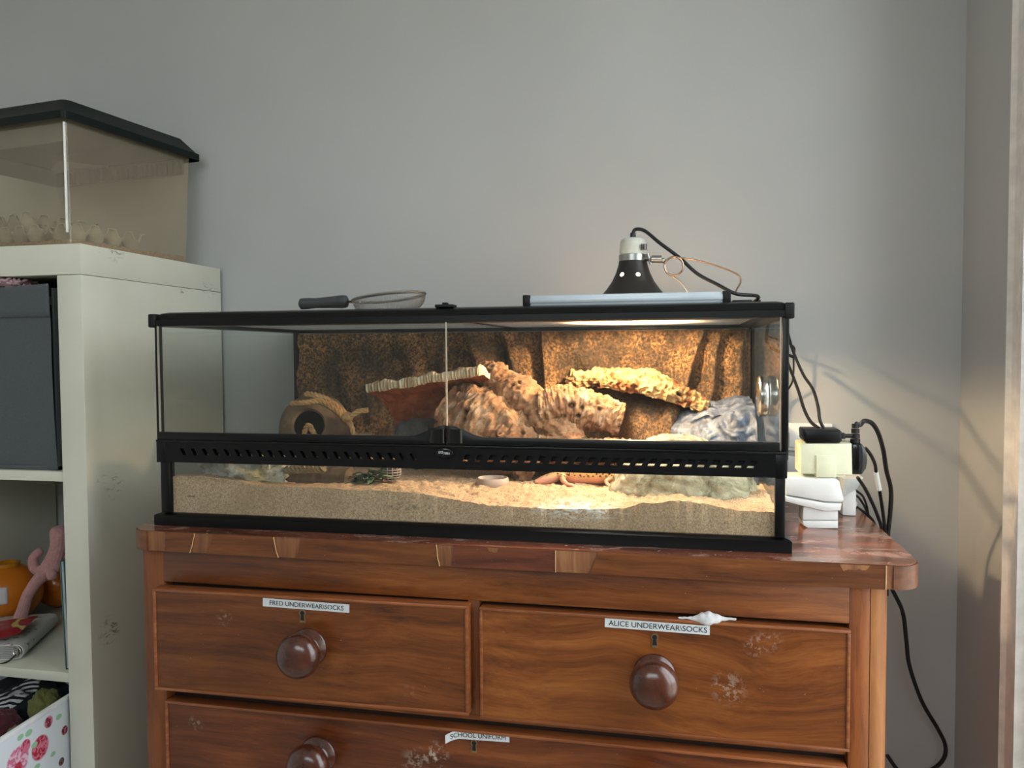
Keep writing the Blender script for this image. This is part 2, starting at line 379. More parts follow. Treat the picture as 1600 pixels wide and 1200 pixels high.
# veneer strips along the front edge with chips between them
def edge_pt(px): return at(px, 850, TY).x
def veneer(x0, x1, l_sh, r_sh, mat):
    # outline in (x,z): straight run with shaped broken ends
    n = 7; P = []
    zz = [TB+.0004+(0-.0006-TB)*k/(n-1) for k in range(n)]
    L = [(x0+l_sh(k/(n-1)), zz[k]) for k in range(n)]; R = [(x1+r_sh(k/(n-1)), zz[k]) for k in range(n)]
    P = L+list(reversed(R))
    mb = MB(); mb.prism([(a, b) for a, b in P], 0, .0016, Matrix(((1, 0, 0, 0), (0, 0, -1, TY+.0016), (0, 1, 0, 0), (0, 0, 0, 1))))
    o = mb.build('veneer_piece', mat, top, False)
    mb = MB(); mb.tube([Vector((a, TY-.0003, b)) for a, b in R], .0007, 5); mb.build('splintered_edge', M['splinter'], top)
    return o
flat = lambda k: 0
jag = lambda s, a: (lambda k: a*(nz(k*3.1+s, s)+.35*nz(k*9+s, s)))
arc = lambda a: (lambda k: a*(1-k)**1.5+.0012*nz(k*4.0, a*900))
vw2 = wood('dark_edge_veneer', rgb(70, 34, 22), rgb(108, 54, 32), rgb(130, 72, 44), 'x', 1.3)
for a, b, ls, rs, mt in ((258, 304, jag(2, .002), arc(-.008), M['w_edge']), (332, 428, arc(-.010), arc(.006), M['w_edge']), (470, 682, arc(-.008), arc(.004), M['w_edge']),
                         (708, 868, arc(-.003), flat, vw2), (934, 1385, arc(-.012), flat, M['w_edge'])):
    veneer(edge_pt(a), edge_pt(b), ls, rs, mt)
# rounded corner veneers (wrap the quarter-round ends)
def corner_veneer(right):
    mb = MB(); r = .035; r2 = .0365
    cx = (XR-r) if right else (XL+r); cy = TY+r; a0, a1 = (-PI/2, 0) if right else (PI, 1.5*PI)
    pts = []
    inn = [(cx+(r-.001)*math.cos(a0+(a1-a0)*k/10), cy+(r-.001)*math.sin(a0+(a1-a0)*k/10)) for k in range(11)]
    out = [(cx+(r+.0003)*math.cos(a0+(a1-a0)*k/10), cy+(r+.0003)*math.sin(a0+(a1-a0)*k/10)) for k in range(11)]
    mb.prism(out+list(reversed(inn)), TB+.0004, -.0006)
    mb.build('veneer_piece', M['w_edge'], top, True)
corner_veneer(True); corner_veneer(False)
# side edge veneers
MB().box((XR-.0012, TY+.036, TB+.0004), (XR+.0004, BK, -.0006)).build('veneer_piece', M['w_edge'], top, False)
MB().box((XL-.0004, TY+.036, TB+.0004), (XL+.0012, BK, -.0006)).build('veneer_piece', M['w_edge'], top, False)
# chip scar near the right end and thin loose flakes
for (px, w, hh, sd) in ((1336, .034, .011, 3), (770, .014, .010, 5)):
    x = edge_pt(px); P = [(-w/2, 0)]
    for k in range(9): P.append((-w/2+w*k/8, -hh*(.55+.6*nz(k*1.7+sd, sd)) if 0 < k < 8 else -.001))
    P.append((w/2, 0))
    mb = MB(); mb.prism([(x+a, -.0007+b) for a, b in P], 0, .0005, Matrix(((1, 0, 0, 0), (0, 0, -1, TY+.0001), (0, 1, 0, 0), (0, 0, 0, 1))))
    mb.build('bare_wood_chip', M['w_core'], top, False)
# carcass
cL = at(226, 1000, FY).x; cR = at(1388, 1000, FY+.012).x
xSL = at(257, 900, FY).x; xSR = at(1326, 940, FY).x            # opening between the stiles
zF1 = TB; zF0 = at(500, 923.5, FY).z                              # frieze
m = MB()
m.box((cL, FY+.03, FLOOR_Z+.08), (cL+.02, .43, TB)); m.box((cR-.02, FY+.03, FLOOR_Z+.08), (cR, .43, TB)); m.box((cL, .415, FLOOR_Z+.08), (cR, .43, TB))
m.build('carcass', M['w_stile'], chest, False)
MB().box((xSL, FY+.02, FLOOR_Z+.1), (xSR, FY+.026, zF0)).build('gap_shade_panel', M['darkgap'], chest, False)  # added dark panel that paints the shade in the drawer gaps
MB().box((xSL-.001, FY-.0005, zF0), (xSR+.001, FY+.03, zF1), .0012).build('frieze', M['w_front'], chest, True, 30)
zMid = at(700, 1110, FY).z
xm0 = at(731, 1000, FY).x; xm1 = at(749, 1000, FY).x
# stiles
MB().box((cL+.0, FY, FLOOR_Z+.06), (xSL-.0008, FY+.03, TB), .002).build('stile', M['w_stile'], chest, True, 30)
xq = at(1360, 1000, FY).x
MB().box((xSR+.0008, FY, FLOOR_Z+.06), (xq-.0006, FY+.03, TB), .001).build('stile', M['w_stile'], chest, True, 30)
# rounded corner column on the right
rc = cR-xq
P = [(xq, FY+.03), (xq, FY+.0)]+[(xq+rc*math.sin(a)*1.0, FY+rc*(1-math.cos(a))) for a in [PI/2*k/10 for k in range(1, 11)]]+[(cR, FY+.05), (xq, FY+.05)]
MB().prism(P, FLOOR_Z+.06, TB).build('corner_column', M['w_col'], chest, True, 30)
MB().box((xm0, FY+.002, zMid-.003), (xm1, FY+.03, zF0), .001).build('drawer_divider', M['w_stile'], chest, True, 30)
# rails between drawer rows
rows = []
zr = zMid
MB().box((xSL, FY+.004, zr-.012), (xSR, FY+.03, zr), .001).build('rail', M['w_front'], chest, True, 30)
for k in range(1, 3):
    z = zr-.012-k*.25
    MB().box((xSL, FY+.004, z-.014), (xSR, FY+.03, z), .001).build('rail', M['w_front'], chest, True, 30)
MB().box((cL, FY, FLOOR_Z+.06), (cR, FY+.03, FLOOR_Z+.16), .003).build('plinth', M['w_front'], chest, True, 30)
for sx in (cL+.05, cR-.05):
    for sy in (.03, .38):
        MB().lathe([(0, 0), (.022, 0), (.03, .02), (.034, .04), (.03, .065), (0, .065)], 20, Matrix.Translation((sx, sy, FLOOR_Z))).build('bun_foot', M['w_knob'], chest)

def frame_matrix(pl, pr, zmid):
    # local x along the front, y outward (towards the viewer), z up
    u = Vector((pr.x-pl.x, pr.y-pl.y, 0)).normalized(); nrm = Vector((u.y, -u.x, 0)); w = Vector((0, 0, 1))
    return Matrix(((u.x, nrm.x, 0, pl.x), (u.y, nrm.y, 0, pl.y), (0, 0, 1, zmid), (0, 0, 0, 1))), (Vector((pr.x-pl.x, pr.y-pl.y, 0))).length
def local(mat, p): return mat.inverted() @ p
def knob(parent, mat, lx, lz, R=.031):
    k = R/.031
    prof = [(0, 0), (.026*k, 0), (.0275*k, .003), (.026*k, .006), (.019*k, .009), (.016*k, .014), (.018*k, .019), (.026*k, .024), (.0305*k, .031), (.031*k, .037), (.028*k, .045), (.020*k, .051), (.010*k, .0538), (0, .0542)]
    A = mat @ Matrix.Translation((lx, 0, lz)) @ Matrix.Rotation(-PI/2, 4, 'X')
    return MB().lathe(prof, 40, A).build('knob', M['w_knob'], parent, True, 60)
def keyhole(parent, mat, lx, lz):
    mb = MB(); A = mat @ Matrix.Translation((lx, .0004, lz)) @ Matrix.Rotation(PI/2, 4, 'X')
    mb.mi = 0
    def ol(s, d): return [(.0048*s*math.cos(a), .004+.0048*s*math.sin(a)) for a in [-.9+2*PI*0+(PI+1.8)*k/14 for k in range(15)]]+[(-.0042*s, -.0095*s+.0), (.0042*s, -.0095*s+.0)]
    mb.prism(ol(1.0, 0), -.0004, .0009, A @ Matrix.Rotation(PI, 4, 'Y'))
    mb.mi = 1
    mb.prism(ol(.66, 0), -.0004, .0013, A @ Matrix.Rotation(PI, 4, 'Y'))
    return mb.build('keyhole', [M['brass'], M['ink']], parent, False)
M['brass'] = plain('aged_brass', rgb(150, 128, 92), .45, .7)
def label_strip(parent, mat, lx0, lx1, lz0, lz1, txt, size, rot=0.0, curl=False, sx=1.0):
    mb = MB(); w = lx1-lx0; h = .0118; cxl = (lx0+lx1)/2; czl = (lz0+lz1)/2
    A = mat @ Matrix.Translation((cxl, .0002, czl)) @ Matrix.Rotation(rot, 4, 'Y')
    mb.grid(lambda u, v: Vector((-w/2+w*u, .0005, (v-.5)*h)), 28, 3, mi=0); mb.grid(lambda u, v: Vector((-w/2+w*u, 0, (v-.5)*h)), 28, 3, mi=0)
    text_mesh(mb, txt, size, Matrix(((1, 0, 0, .001), (0, 0, 1, .0007), (0, 1, 0, -.0002), (0, 0, 0, 1))), 1, .00012, sx)
    if curl:
        for v in mb.bm.verts:
            d = max(0, .25-(v.co.x/w+.5))/.25; v.co.y += .004*d*d; v.co.z -= .0065*d*d
    mb.bm.transform(A)
    o = mb.build('name_strip', [M['paper'], M['ink']], parent, False)
    o['label'] = 'white printed paper strip'; return o
def drawer(name_lbl, pl, pr, z0, z1, fig, keyx, keyz, knobs, scuffs, depth=.3):
    mat, w = frame_matrix(pl, pr, z0); h = z1-z0
    mt = wood('drawer_front_'+fig, *{'a': (rgb(70, 34, 12), rgb(120, 62, 22), rgb(152, 90, 38)), 'b': (rgb(84, 42, 14), rgb(138, 74, 28), rgb(176, 106, 48))}.get(fig, (rgb(68, 30, 12), rgb(112, 54, 22), rgb(148, 82, 38))), 'x', .8 if fig == 'b' else 1.0, .4, .34,
              [(tuple((mat @ Vector(p))-org(chest)), r, a, PALE) for p, r, a in scuffs], 1.3 if fig == 'b' else .8)
    mb = MB(); mb.box((.004, -.02, .004), (w-.004, 0, h-.004), 0, mat)
    d = mb.build('drawer', mt, chest, False)
    mb = MB(); t_ = .0042; pr_ = .0022
    mb.box((0, -.02, 0), (w, pr_, t_), .0011, mat); mb.box((0, -.02, h-t_), (w, pr_, h), .0011, mat)
    mb.box((0, -.02, t_), (t_, pr_, h-t_), .0011, mat); mb.box((w-t_, -.02, t_), (w, pr_, h-t_), .0011, mat)
    mb.build('bead', M['w_bead'], d, True, 35)
    mb = MB(); mb.box((.006, -.35, .008), (.018, -.02, h-.01), 0, mat); mb.box((w-.018, -.35, .008), (w-.006, -.02, h-.01), 0, mat); mb.box((.006, -.35, .006), (w-.006, -.02, .012), 0, mat); mb.box((.006, -.35, .008), (w-.006, -.34, h-.01), 0, mat)
    mb.build('drawer_box', M['w_core'], d, False)
    if keyx is not None: keyhole(d, mat, keyx, keyz)
    for lx, lz in knobs: knob(d, mat, lx, lz)
    return d, mat
# left drawer, pulled out a little further at its left end
Xopen = at(261, 1100, FY).x
pl = atx(241, 990, Xopen+.0005); pl.z = 0
yr = -.031; pr = at(732, 1030, yr); pr.z = 0
zt = at(241, 919, pl.y).z; zb = at(243, 1077, pl.y).z
mt0, w0 = frame_matrix(pl, pr, zb)
def onfront(mat, px, py, n=Vector((0, 1, 0))):
    # where the ray through a photo point meets the drawer front (local y = 0)
    inv = mat.inverted(); o = inv @ CAM; d = (inv.to_3x3() @ _ray(px, py)); k = -o.y/d.y; return o+d*k
def onfront_y(mat, px, py, y0):
    inv = mat.inverted(); o = inv @ CAM; d = (inv.to_3x3() @ _ray(px, py)); k = (y0-o.y)/d.y; return o+d*k
kq = onfront(mt0, 473, 962); kk = onfront_y(mt0, 466, 1025, .035)
sc = [(onfront(mt0, 350, 965), .014, .35), (onfront(mt0, 640, 1080), .012, .15)]
d1, m1 = drawer('left', pl, pr, zb, zt, 'a', kq.x, kq.z, [(kk.x, kk.z)], sc)
a, b = onfront(mt0, 411, 940.5), onfront(mt0, 546, 951)
label_strip(d1, mt0, a.x, b.x, a.z, b.z, 'FRED UNDERWEAR\\SOCKS', .0092, math.atan2(-(b.z-a.z), b.x-a.x), sx=1.0)
# right drawer
pl = at(750, 1040, FY-.006); pr = at(1328, 1080, FY-.004); pl.z = pr.z = 0
zt = at(750, 948, FY-.005).z; zb = at(1324, 1175, FY-.005).z
mt0, w0 = frame_matrix(pl, pr, zb)
kq = onfront(mt0, 1023, 1000); kk = onfront_y(mt0, 1022, 1069, .033)
sc = [(onfront(mt0, 1138, 1075), .026, .45), (onfront(mt0, 1180, 1010), .016, .5), (onfront(mt0, 1200, 1000), .02, .3)]
d2, m2 = drawer('right', pl, pr, zb, zt, 'b', kq.x, kq.z, [(kk.x, kk.z)], sc)
a, b = onfront(mt0, 945, 972.5), onfront(mt0, 1109, 985)
label_strip(d2, mt0, a.x, b.x, a.z, b.z, 'ALICE UNDERWEAR\\SOCKS', .0098, math.atan2(-(b.z-a.z), b.x-a.x), sx=1.03)
MT2 = mt0
# wide drawer below, only its top in view
zt3 = at(262, 1092, FY).z; zb3 = zt3-.225
pl = at(260, 1150, FY-.004); pr = at(1323, 1195, FY-.004); pl.z = pr.z = 0
mt0, w0 = frame_matrix(pl, pr, zb3)
kq = onfront(mt0, 741, 1165); kk = onfront_y(mt0, 481, 1198, .035)
sc = [(onfront(mt0, 680, 1180), .022, .95), (onfront(mt0, 650, 1190), .025, .45), (onfront(mt0, 306, 1130), .014, .4)]
d3, m3 = drawer('wide', pl, pr, zb3, zt3, 'c', kq.x, kq.z, [(kk.x, kk.z), (w0-kk.x, kk.z)], sc)
a, b = onfront(mt0, 697, 1146), onfront(mt0, 796, 1153)
label_strip(d3, mt0, a.x, b.x, a.z, b.z, 'SCHOOL UNIFORM', .0090, math.atan2(-(b.z-a.z), b.x-a.x), True, sx=1.0)
# lower drawers out of the picture
for k in range(1, 3):
    z1 = zt3-.25*k
    if z1-.23 > FLOOR_Z+.16: 
        mm, ww = frame_matrix(pl, pr, z1-.225); drawer('low', pl, pr, z1-.225, z1, 'd%d' % k, ww/2, .19, [(ww*.21, .12), (ww*.79, .12)], [])

# white sock poking out above the right drawer
p0 = at(1062, 961, FY-.004); 
def sock(u, v):
    x0 = at(1060, 962, FY).x; x1 = at(1150, 968, FY).x
    x = x0+(x1-x0)*u; c = at(1060+90*u, 966+2*u, FY-.006)
    env = .0012+.0075*math.exp(-((u-.52)/.22)**2)+.001*nz(u*9, 3)
    a = 2*PI*v; return Vector((x, FY-.0045+.006*math.cos(a)*(env/.008)+.001*nz(u*12, v*3), c.z+env*math.sin(a)*1.0+.0012*nz(u*14, math.sin(a)*2, 7)))
mb = MB(); mb.grid(sock, 48, 20)
M['cloth'] = plain('white_cotton', rgb(225, 225, 228), .85, bump=.4, nscale=90, sheen=.2)
tag(mb.build('sock', M['cloth'], None), 'white sock or cloth poking out over the right-hand drawer front', 'sock')

# ---------------------------------------------------------------- terrarium
TW, TD, TH = .912, .432, .321
tank = empty('terrarium', (TW/2, TD/2, 0), 'wide black-framed glass terrarium with sandy floor and lit heat lamp', 'terrarium')
BL = M['black']
# base frame (hollow tray rim with sloping upper edge)
def ring_prof(prof, x0, x1, y0, y1):
    # prof: (inset, z) closed; swept round a rectangle
    mb = MB(); rings = []
    for ins, z in prof:
        rings.append([mb.bm.verts.new(p) for p in ((x0+ins, y0+ins, z), (x1-ins, y0+ins, z), (x1-ins, y1-ins, z), (x0+ins, y1-ins, z))])
    for a, b in zip(rings, rings[1:]+rings[:1]):
        for j in range(4): mb._f((a[j], a[(j+1) % 4], b[(j+1) % 4], b[j]))
    return mb
mb = ring_prof([(0, .0007), (0, .0155), (.002, .017), (.008, .019), (.016, .0275), (.02, .028), (.02, .012), (.02, .0007)], -.002, .914, 0, .436)
mb.box((.004, .004, .004), (.908, .432, .012))
mb.build('base_frame', BL, tank, True, 25)
# lid frame
mb = ring_prof([(.0, .2995), (-.003, .301), (-.003, .309), (.0, .3105), (.002, .3155), (.006, .319), (.014, .3212), (.030, .3212), (.032, .318), (.032, .308), (.028, .306), (.028, .2995)], .008, .908, .000, .434)
mb.box((.452, .02, .306), (.468, .42, .3195), .002)
lid = mb.build('lid_frame', BL, tank, True, 28)
# corner blocks of the lid
for x in (.004, .9085):
    MB().box((x-.006, -.004, .2985), (x+.006, .012, .3185), .002).build('corner_cap', M['blackmatte'], tank)
# mesh screens
t = NT('lid_wire_mesh'); xyz = t.n('ShaderNodeSeparateXYZ'); t.l(t.co(), xyz.inputs[0])
wx = t.math('LESS_THAN', t.math('FRACT', t.math('MULTIPLY', xyz.outputs[0], 500.0)), .42)
wy = t.math('LESS_THAN', t.math('FRACT', t.math('MULTIPLY', xyz.outputs[1], 500.0)), .42)
wm = t.math('MAXIMUM', wx, wy)
df = t.n('ShaderNodeBsdfDiffuse'); df.inputs[0].default_value = rgb(140, 138, 135)
tl = t.n('ShaderNodeBsdfTranslucent'); tl.inputs[0].default_value = rgb(225, 223, 220)
m1_ = t.n('ShaderNodeMixShader'); m1_.inputs[0].default_value = .45; t.l(df.outputs[0], m1_.inputs[1]); t.l(tl.outputs[0], m1_.inputs[2])
tr = t.n('ShaderNodeBsdfTransparent'); m2_ = t.n('ShaderNodeMixShader'); t.l(wm, m2_.inputs[0]); t.l(tr.outputs[0], m2_.inputs[1]); t.l(m1_.outputs[0], m2_.inputs[2]); t.l(m2_.outputs[0], t.out.inputs[0])
M['mesh'] = t.m
for x0, x1 in ((.038, .452), (.468, .878)):
    mb = MB(); mb.grid(lambda u, v: Vector((x0+(x1-x0)*u, .03+.372*v, .3050)), 2, 2); mb.build('mesh_screen', M['mesh'], tank, False)
# lid latch
a = at(697, 479, .02)
mb = MB(); mb.box((a.x-.013, .008, .3212), (a.x+.013, .03, .3252), .001); mb.box((a.x-.003, .01, .325), (a.x+.004, .02, .328), .001)
mb.build('lid_latch', M['blackmatte'], tank)
# posts: thick below the vent bar, slim above it
for x0, x1 in ((.010, .0255), (.8935, .9055)):
    MB().box((x0, .001, .02), (x1, .014, .10), .001).build('front_post', BL, tank)
for x0, x1 in ((.0075, .0125), (.900, .9085)):
    MB().box((x0, -.002, .12), (x1, .010, .30), .001).build('front_post', BL, tank)
for x0 in (.010, .896):
    MB().box((x0, .424, .02), (x0+.010, .433, .30), .001).build('rear_post', BL, tank)
# glass
def sheet(name, a, b, lab=None):
    return MB().box(a, b).build(name, M['glass'], tank, False)
sheet('front_glass', (.02, .0045, .02), (.895, .0085, .10))
sheet('side_glass', (.0085, .012, .02), (.0125, .428, .30))
sheet('side_glass', (.8985, .012, .02), (.9025, .428, .30))
sheet('rear_glass', (.012, .4305, .02), (.90, .4335, .30))
# vent bar with slanted slots
BX0, BX1, BZ0, BZ1 = .0085, .9065, .0975, .1285
slots = []
for k in range(22): slots.append((at(287+17.1*k, 706, -.003).x, .0065, -1))
for k in range(24): slots.append((at(729+19.4*k, 714, -.003).x, .0085, 1))
sz0, sz1 = .1085, .1185
mb = MB(); y0, y1 = -.004, .0038
mb.box((BX0, y0, BZ0), (BX1, y1, sz0), .0); mb.box((BX0, y0, sz1), (BX1, y1, BZ1))
mb.box((BX0-.0006, y0-.0006, BZ0-.0006), (BX0+.014, .02, BZ1-.0015), .001); mb.box((BX1-.014, y0-.0006, BZ0-.0006), (BX1+.0006, .02, BZ1-.0015), .001)
edges = [(BX0, BX0)]
cur = (BX0, BX0)
for x, w, sg in slots+[(BX1, 0, 0)]:
    sl = .003*sg
    l = (x-w/2-sl, x-w/2+sl) if w else (BX1, BX1)     # (bottom x, top x)
    q = [(cur[0], sz0), (l[0], sz0), (l[1], sz1), (cur[1], sz1)]
    mb.prism(q, 0, y1-y0, Matrix(((1, 0, 0, 0), (0, 0, 1, y0), (0, 1, 0, 0), (0, 0, 0, 1))))
    cur = (x+w/2-sl, x+w/2+sl)
mb.box((BX0, -.0065, BZ1-.001), (BX1, .012, BZ1+.0025), .0008)
mb.build('vent_bar', BL, tank, True, 25)
MB().box((BX0+.015, .0045, .1106), (BX1-.015, .0060, BZ1)).build('vent_screen', M['blackmatte'], tank, False)
# doors: glass pane over a bottom rail that rises to a hump at the middle
dvx = at(696.5, 600, -.004).x
hz = at(697, 665, -.006).z
def hump(x):
    d = abs(x-dvx); w = .052
    return .1425+(hz-.1425)*(.5+.5*math.cos(PI*min(1, d/w)))**.8
for x0, x1, lab in ((.0135, dvx-.0008, 'left'), (dvx+.0008, .8975, 'right')):
    n = 60; xs = [x0+(x1-x0)*k/n for k in range(n+1)]
    P = [(x, hump(x)) for x in xs]+[(x1, .1315), (x0, .1315)]
    mb = MB(); mb.prism(P, 0, .010, Matrix(((1, 0, 0, 0), (0, 0, 1, -.0075), (0, 1, 0, 0), (0, 0, 0, 1))), .0012)
    d = mb.build('door', BL, tank, True, 35)
    MB().box((x0+.001, -.0045, .138), (x1-.0003, -.0010, .3005)).build('pane', M['glass'], d, False)
    if lab == 'right':
        MB().box((x0-.0007, -.0046, .158), (x0+.0008, -.0008, .3003)).build('pane_edge', M['glassedge'], d, False)
        MB().box((x1-.0002, -.0046, .143), (x1+.0009, -.0008, .3003)).build('pane_edge', M['glassedge'], d, False)
    else:
        MB().box((x0+.0002, -.0046, .143), (x0+.0012, -.0008, .3003)).build('pane_edge', M['glassedge'], d, False)
    # moulded finger pull
    hx = dvx+(-.0125 if lab == 'left' else .0125)
    mb = MB()
    def pull(u, v):
        a = -1.2+2.4*u
        return Vector((hx+.0112*math.sin(a)/math.sin(1.2), -.0076-.0065*math.cos(a)+.0022, .1345+(.1535-.1345)*v))
    mb.grid(pull, 16, 6); mb.grid(lambda u, v: pull(u, v)+Vector((0, .002, 0)), 16, 6)
    mb.build('finger_pull', M['blackgloss'], d)
    for s in (-1,):
        pts = [Vector((hx-.0105, -.0082, .1355)), Vector((hx-.0100, -.0092, .147)), Vector((hx-.0075, -.0098, .1525))]
        MB().tube(fit(pts, 5), .0008, 6).build('pull_rib', M['blackgloss'], d)
# oval lock badge
bc = at(694, 708, -.005)
mb = MB(); R = Matrix.Translation((bc.x, -.004, bc.z)) @ Matrix.Rotation(PI/2, 4, 'X')
mb.prism([(.0138*math.cos(a)*(1 if True else 1), .0078*math.sin(a)) for a in [2*PI*k/36 for k in range(36)]], 0, .0032, R, .001)
mb.mi = 0
ringp = [Vector((bc.x+.0132*math.cos(2*PI*k/40), -.0076, bc.z+.0072*math.sin(2*PI*k/40))) for k in range(41)]
mb.tube(ringp, .0006, 6, False)
TX = lambda dx, dz: Matrix(((1, 0, 0, bc.x+dx), (0, 0, -1, -.0073), (0, 1, 0, bc.z+dz), (0, 0, 0, 1)))
mb.mi = 1
text_mesh(mb, 'EXO', .0046, TX(-.0042, .001), 1, .0002, .72)
text_mesh(mb, 'TERRA', .0046, TX(.0044, -.0001), 1, .0002, .66)
zig = [(-.0008, -.0036), (.0010, .0000), (.0002, .0002), (.0016, .0034), (.0004, .0006), (.0011, .0003)]
mb.prism(zig, 0, .0004, Matrix(((1, 0, 0, bc.x-.0006), (0, 0, -1, -.0070), (0, 1, 0, bc.z), (0, 0, 0, 1))))
mb.build('lock_badge', [M['blackgloss'], M['paper']], tank, True, 30)['label'] = 'oval black lock badge with small pale lettering'

# textured background panel
t = NT('bronzed_foam_rock')
sp = t.noise(210, 5, .75)
c = t.ramp(sp, [(.36, rgb(40, 37, 33)), (.45, rgb(96, 68, 44)), (.53, rgb(184, 134, 82)), (.66, rgb(236, 190, 126))])
c = t.mix(t.ramp(t.noise(9, 5, .65), [(.42, .85), (.64, .1)]), c, rgb(38, 35, 32))
t.set(c, .55, .0, .5); t.bump(t.math('ADD', t.noise(260, 5, .8), t.math('MULTIPLY', t.noise(40, 4, .6), 1.5)), .9, .004); M['bg'] = t.m
colc = at(1020, 655, .33)
BX = (at(470, 560, .405).x, .896)
RIDGES = [(at(px, 555, .38).x, ln, a_, b_, am) for px, ln, a_, b_, am in ((640, .1, .03, .012, .016), (690, .1, .012, .03, .030), (745, .28, .010, .03, .038), (800, .34, .010, .028, .036), (852, .12, .006, .03, .048), (905, .5, .012, .03, .014), (1085, -.30, .03, .007, .032), (1118, -.12, .02, .008, .028), (1160, -.1, .02, .010, .022))]
def bg_front(x, z):
    w = x+.10*(z-.2)*nz(x*5, 2.0)
    f = .010*fbm(w*11, z*2.6, 3.3, 3)+.012*max(0, mnoise.ridged_multi_fractal(Vector((w*6.5, z*1.5, 9.1)), .9, 2.0, 3, 1.0, 2.0)-1.05)
    f += .004*fbm(x*45, z*26, 1.0, 3)
    for rx, lean, wl, wr, am in RIDGES:
        e = x-(rx+lean*(.25-z)+.006*nz(z*14, rx*9)); f += am*math.exp(-(e/(wl if e < 0 else wr))**2)*(.75+.5*nz(z*6, rx*20, 2))
    # leaning buttress with a hollow ledge, right of centre
    q = (x-colc.x-.25*(colc.z-z)*.35)/.050; 
    h = 1/(1+math.exp((z-(colc.z+.035))/.009))
    f += .078*math.exp(-q*q*q*q)*h
    q2 = (x-(colc.x-.055)-.3*(.2-z))/.03
    f += .018*math.exp(-q2*q2)*(1/(1+math.exp((z-.19)/.01)))
    return .414-max(.004, .018+f)
mb = MB(); NX, NZ = 420, 130
def bgp(u, v):
    z = .055+(.2965-.055)*v; x0 = BX[0]+.006*nz(z*22, 4.0)+.003*nz(z*70, 1.0)
    x = x0+(BX[1]-x0)*u; return Vector((x, bg_front(x, z), z))
P = mb.grid(bgp, NX, NZ)
bk = [[mb.bm.verts.new((P[i][j].co.x, .428, P[i][j].co.z)) for j in (0, NZ-1)] for i in range(NX)]
for i in range(NX-1):
    mb._f((P[i][0], P[i+1][0], bk[i+1][0], bk[i][0])); mb._f((P[i][NZ-1], P[i+1][NZ-1], bk[i+1][1], bk[i][1])); mb._f((bk[i][0], bk[i+1][0], bk[i+1][1], bk[i][1]))
for i in (0, NX-1):
    lb = [mb.bm.verts.new((P[i][j].co.x, .428, P[i][j].co.z)) for j in range(NZ)]
    for j in range(NZ-1): mb._f((P[i][j], P[i][j+1], lb[j+1], lb[j]))
mb.build('background_panel', M['bg'], tank, True, 80)['label'] = 'dark bronze-flecked foam rock wall'

# sand
fr = [(265, 745), (310, 744), (330, 746), (370, 752), (400, 758), (440, 760), (500, 762), (560, 766), (600, 766), (640, 769), (680, 775), (720, 782), (760, 788), (800, 792), (840, 793), (880, 796), (920, 797), (950, 796), (975, 794), (1000, 788), (1030, 784), (1060, 782), (1090, 785), (1115, 790), (1150, 797), (1213, 801)]
fx = [at(p[0], p[1], .009).x for p in fr]; fz = [at(p[0], p[1], .009).z for p in fr]
def sand_h(x, y):
    z0 = float(np.interp(x, fx, fz)); k = min(1, max(0, (y-.009)/.12)); k = k*k*(3-2*k)
    zb = .055+.004*nz(x*7, y*9, .3)+(.006 if x < .2 else 0)
    rough = .35+.65*min(1, max(0, (x-.2)/.25))
    cl = (.0042*fbm(x*60, y*66, 2.2, 4)+.0022*fbm(x*170, y*170, 5.0, 3))*min(1, (y-.006)/.02+.25)*rough
    return z0*(1-k)+zb*k+cl
t = NT('sand_grain')
gr = t.noise(520, 3, .8); c = t.ramp(gr, [(.32, rgb(128, 100, 78)), (.5, rgb(196, 166, 136)), (.66, rgb(222, 198, 170))])
c = t.mix(t.ramp(t.noise(260, 3, .7), [(.63, 0.0), (.70, .8)]), c, rgb(84, 66, 50))
c = t.mix(t.ramp(t.noise(12, 3, .5), [(.45, 0.0), (.7, .35)]), c, rgb(150, 122, 92))
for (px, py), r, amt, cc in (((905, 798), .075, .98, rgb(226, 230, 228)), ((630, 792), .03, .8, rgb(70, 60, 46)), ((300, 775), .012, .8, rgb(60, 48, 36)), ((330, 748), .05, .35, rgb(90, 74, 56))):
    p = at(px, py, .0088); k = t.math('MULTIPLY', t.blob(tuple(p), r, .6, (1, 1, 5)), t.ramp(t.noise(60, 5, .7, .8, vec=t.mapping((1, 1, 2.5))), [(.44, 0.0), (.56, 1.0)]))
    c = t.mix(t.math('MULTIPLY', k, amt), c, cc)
t.set(c, .95, 0, .1); t.bump(gr, .6, .0012); M['sand'] = t.m
mb = MB(); NX, NY = 420, 170; SX0, SX1, SY0, SY1 = .0132, .8978, .0090, .4295
P = mb.grid(lambda u, v: Vector((SX0+(SX1-SX0)*u, SY0+(SY1-SY0)*v, sand_h(SX0+(SX1-SX0)*u, SY0+(SY1-SY0)*v))), NX, NY)
def skirt(row):
    lo = [mb.bm.verts.new((v.co.x, v.co.y, .0125)) for v in row]
    for i in range(len(row)-1): mb._f((row[i], row[i+1], lo[i+1], lo[i]))
skirt([P[i][0] for i in range(NX)]); skirt([P[i][NY-1] for i in range(NX)]); skirt(P[0]); skirt(P[NX-1])
mb._f([mb.bm.verts.new(p) for p in ((SX0, SY0, .0125), (SX1, SY0, .0125), (SX1, SY1, .0125), (SX0, SY1, .0125))])
tag(mb.build('sand', M['sand'], None, True, 80), 'sandy substrate filling the bottom of the glass terrarium', 'sand', kind='stuff')

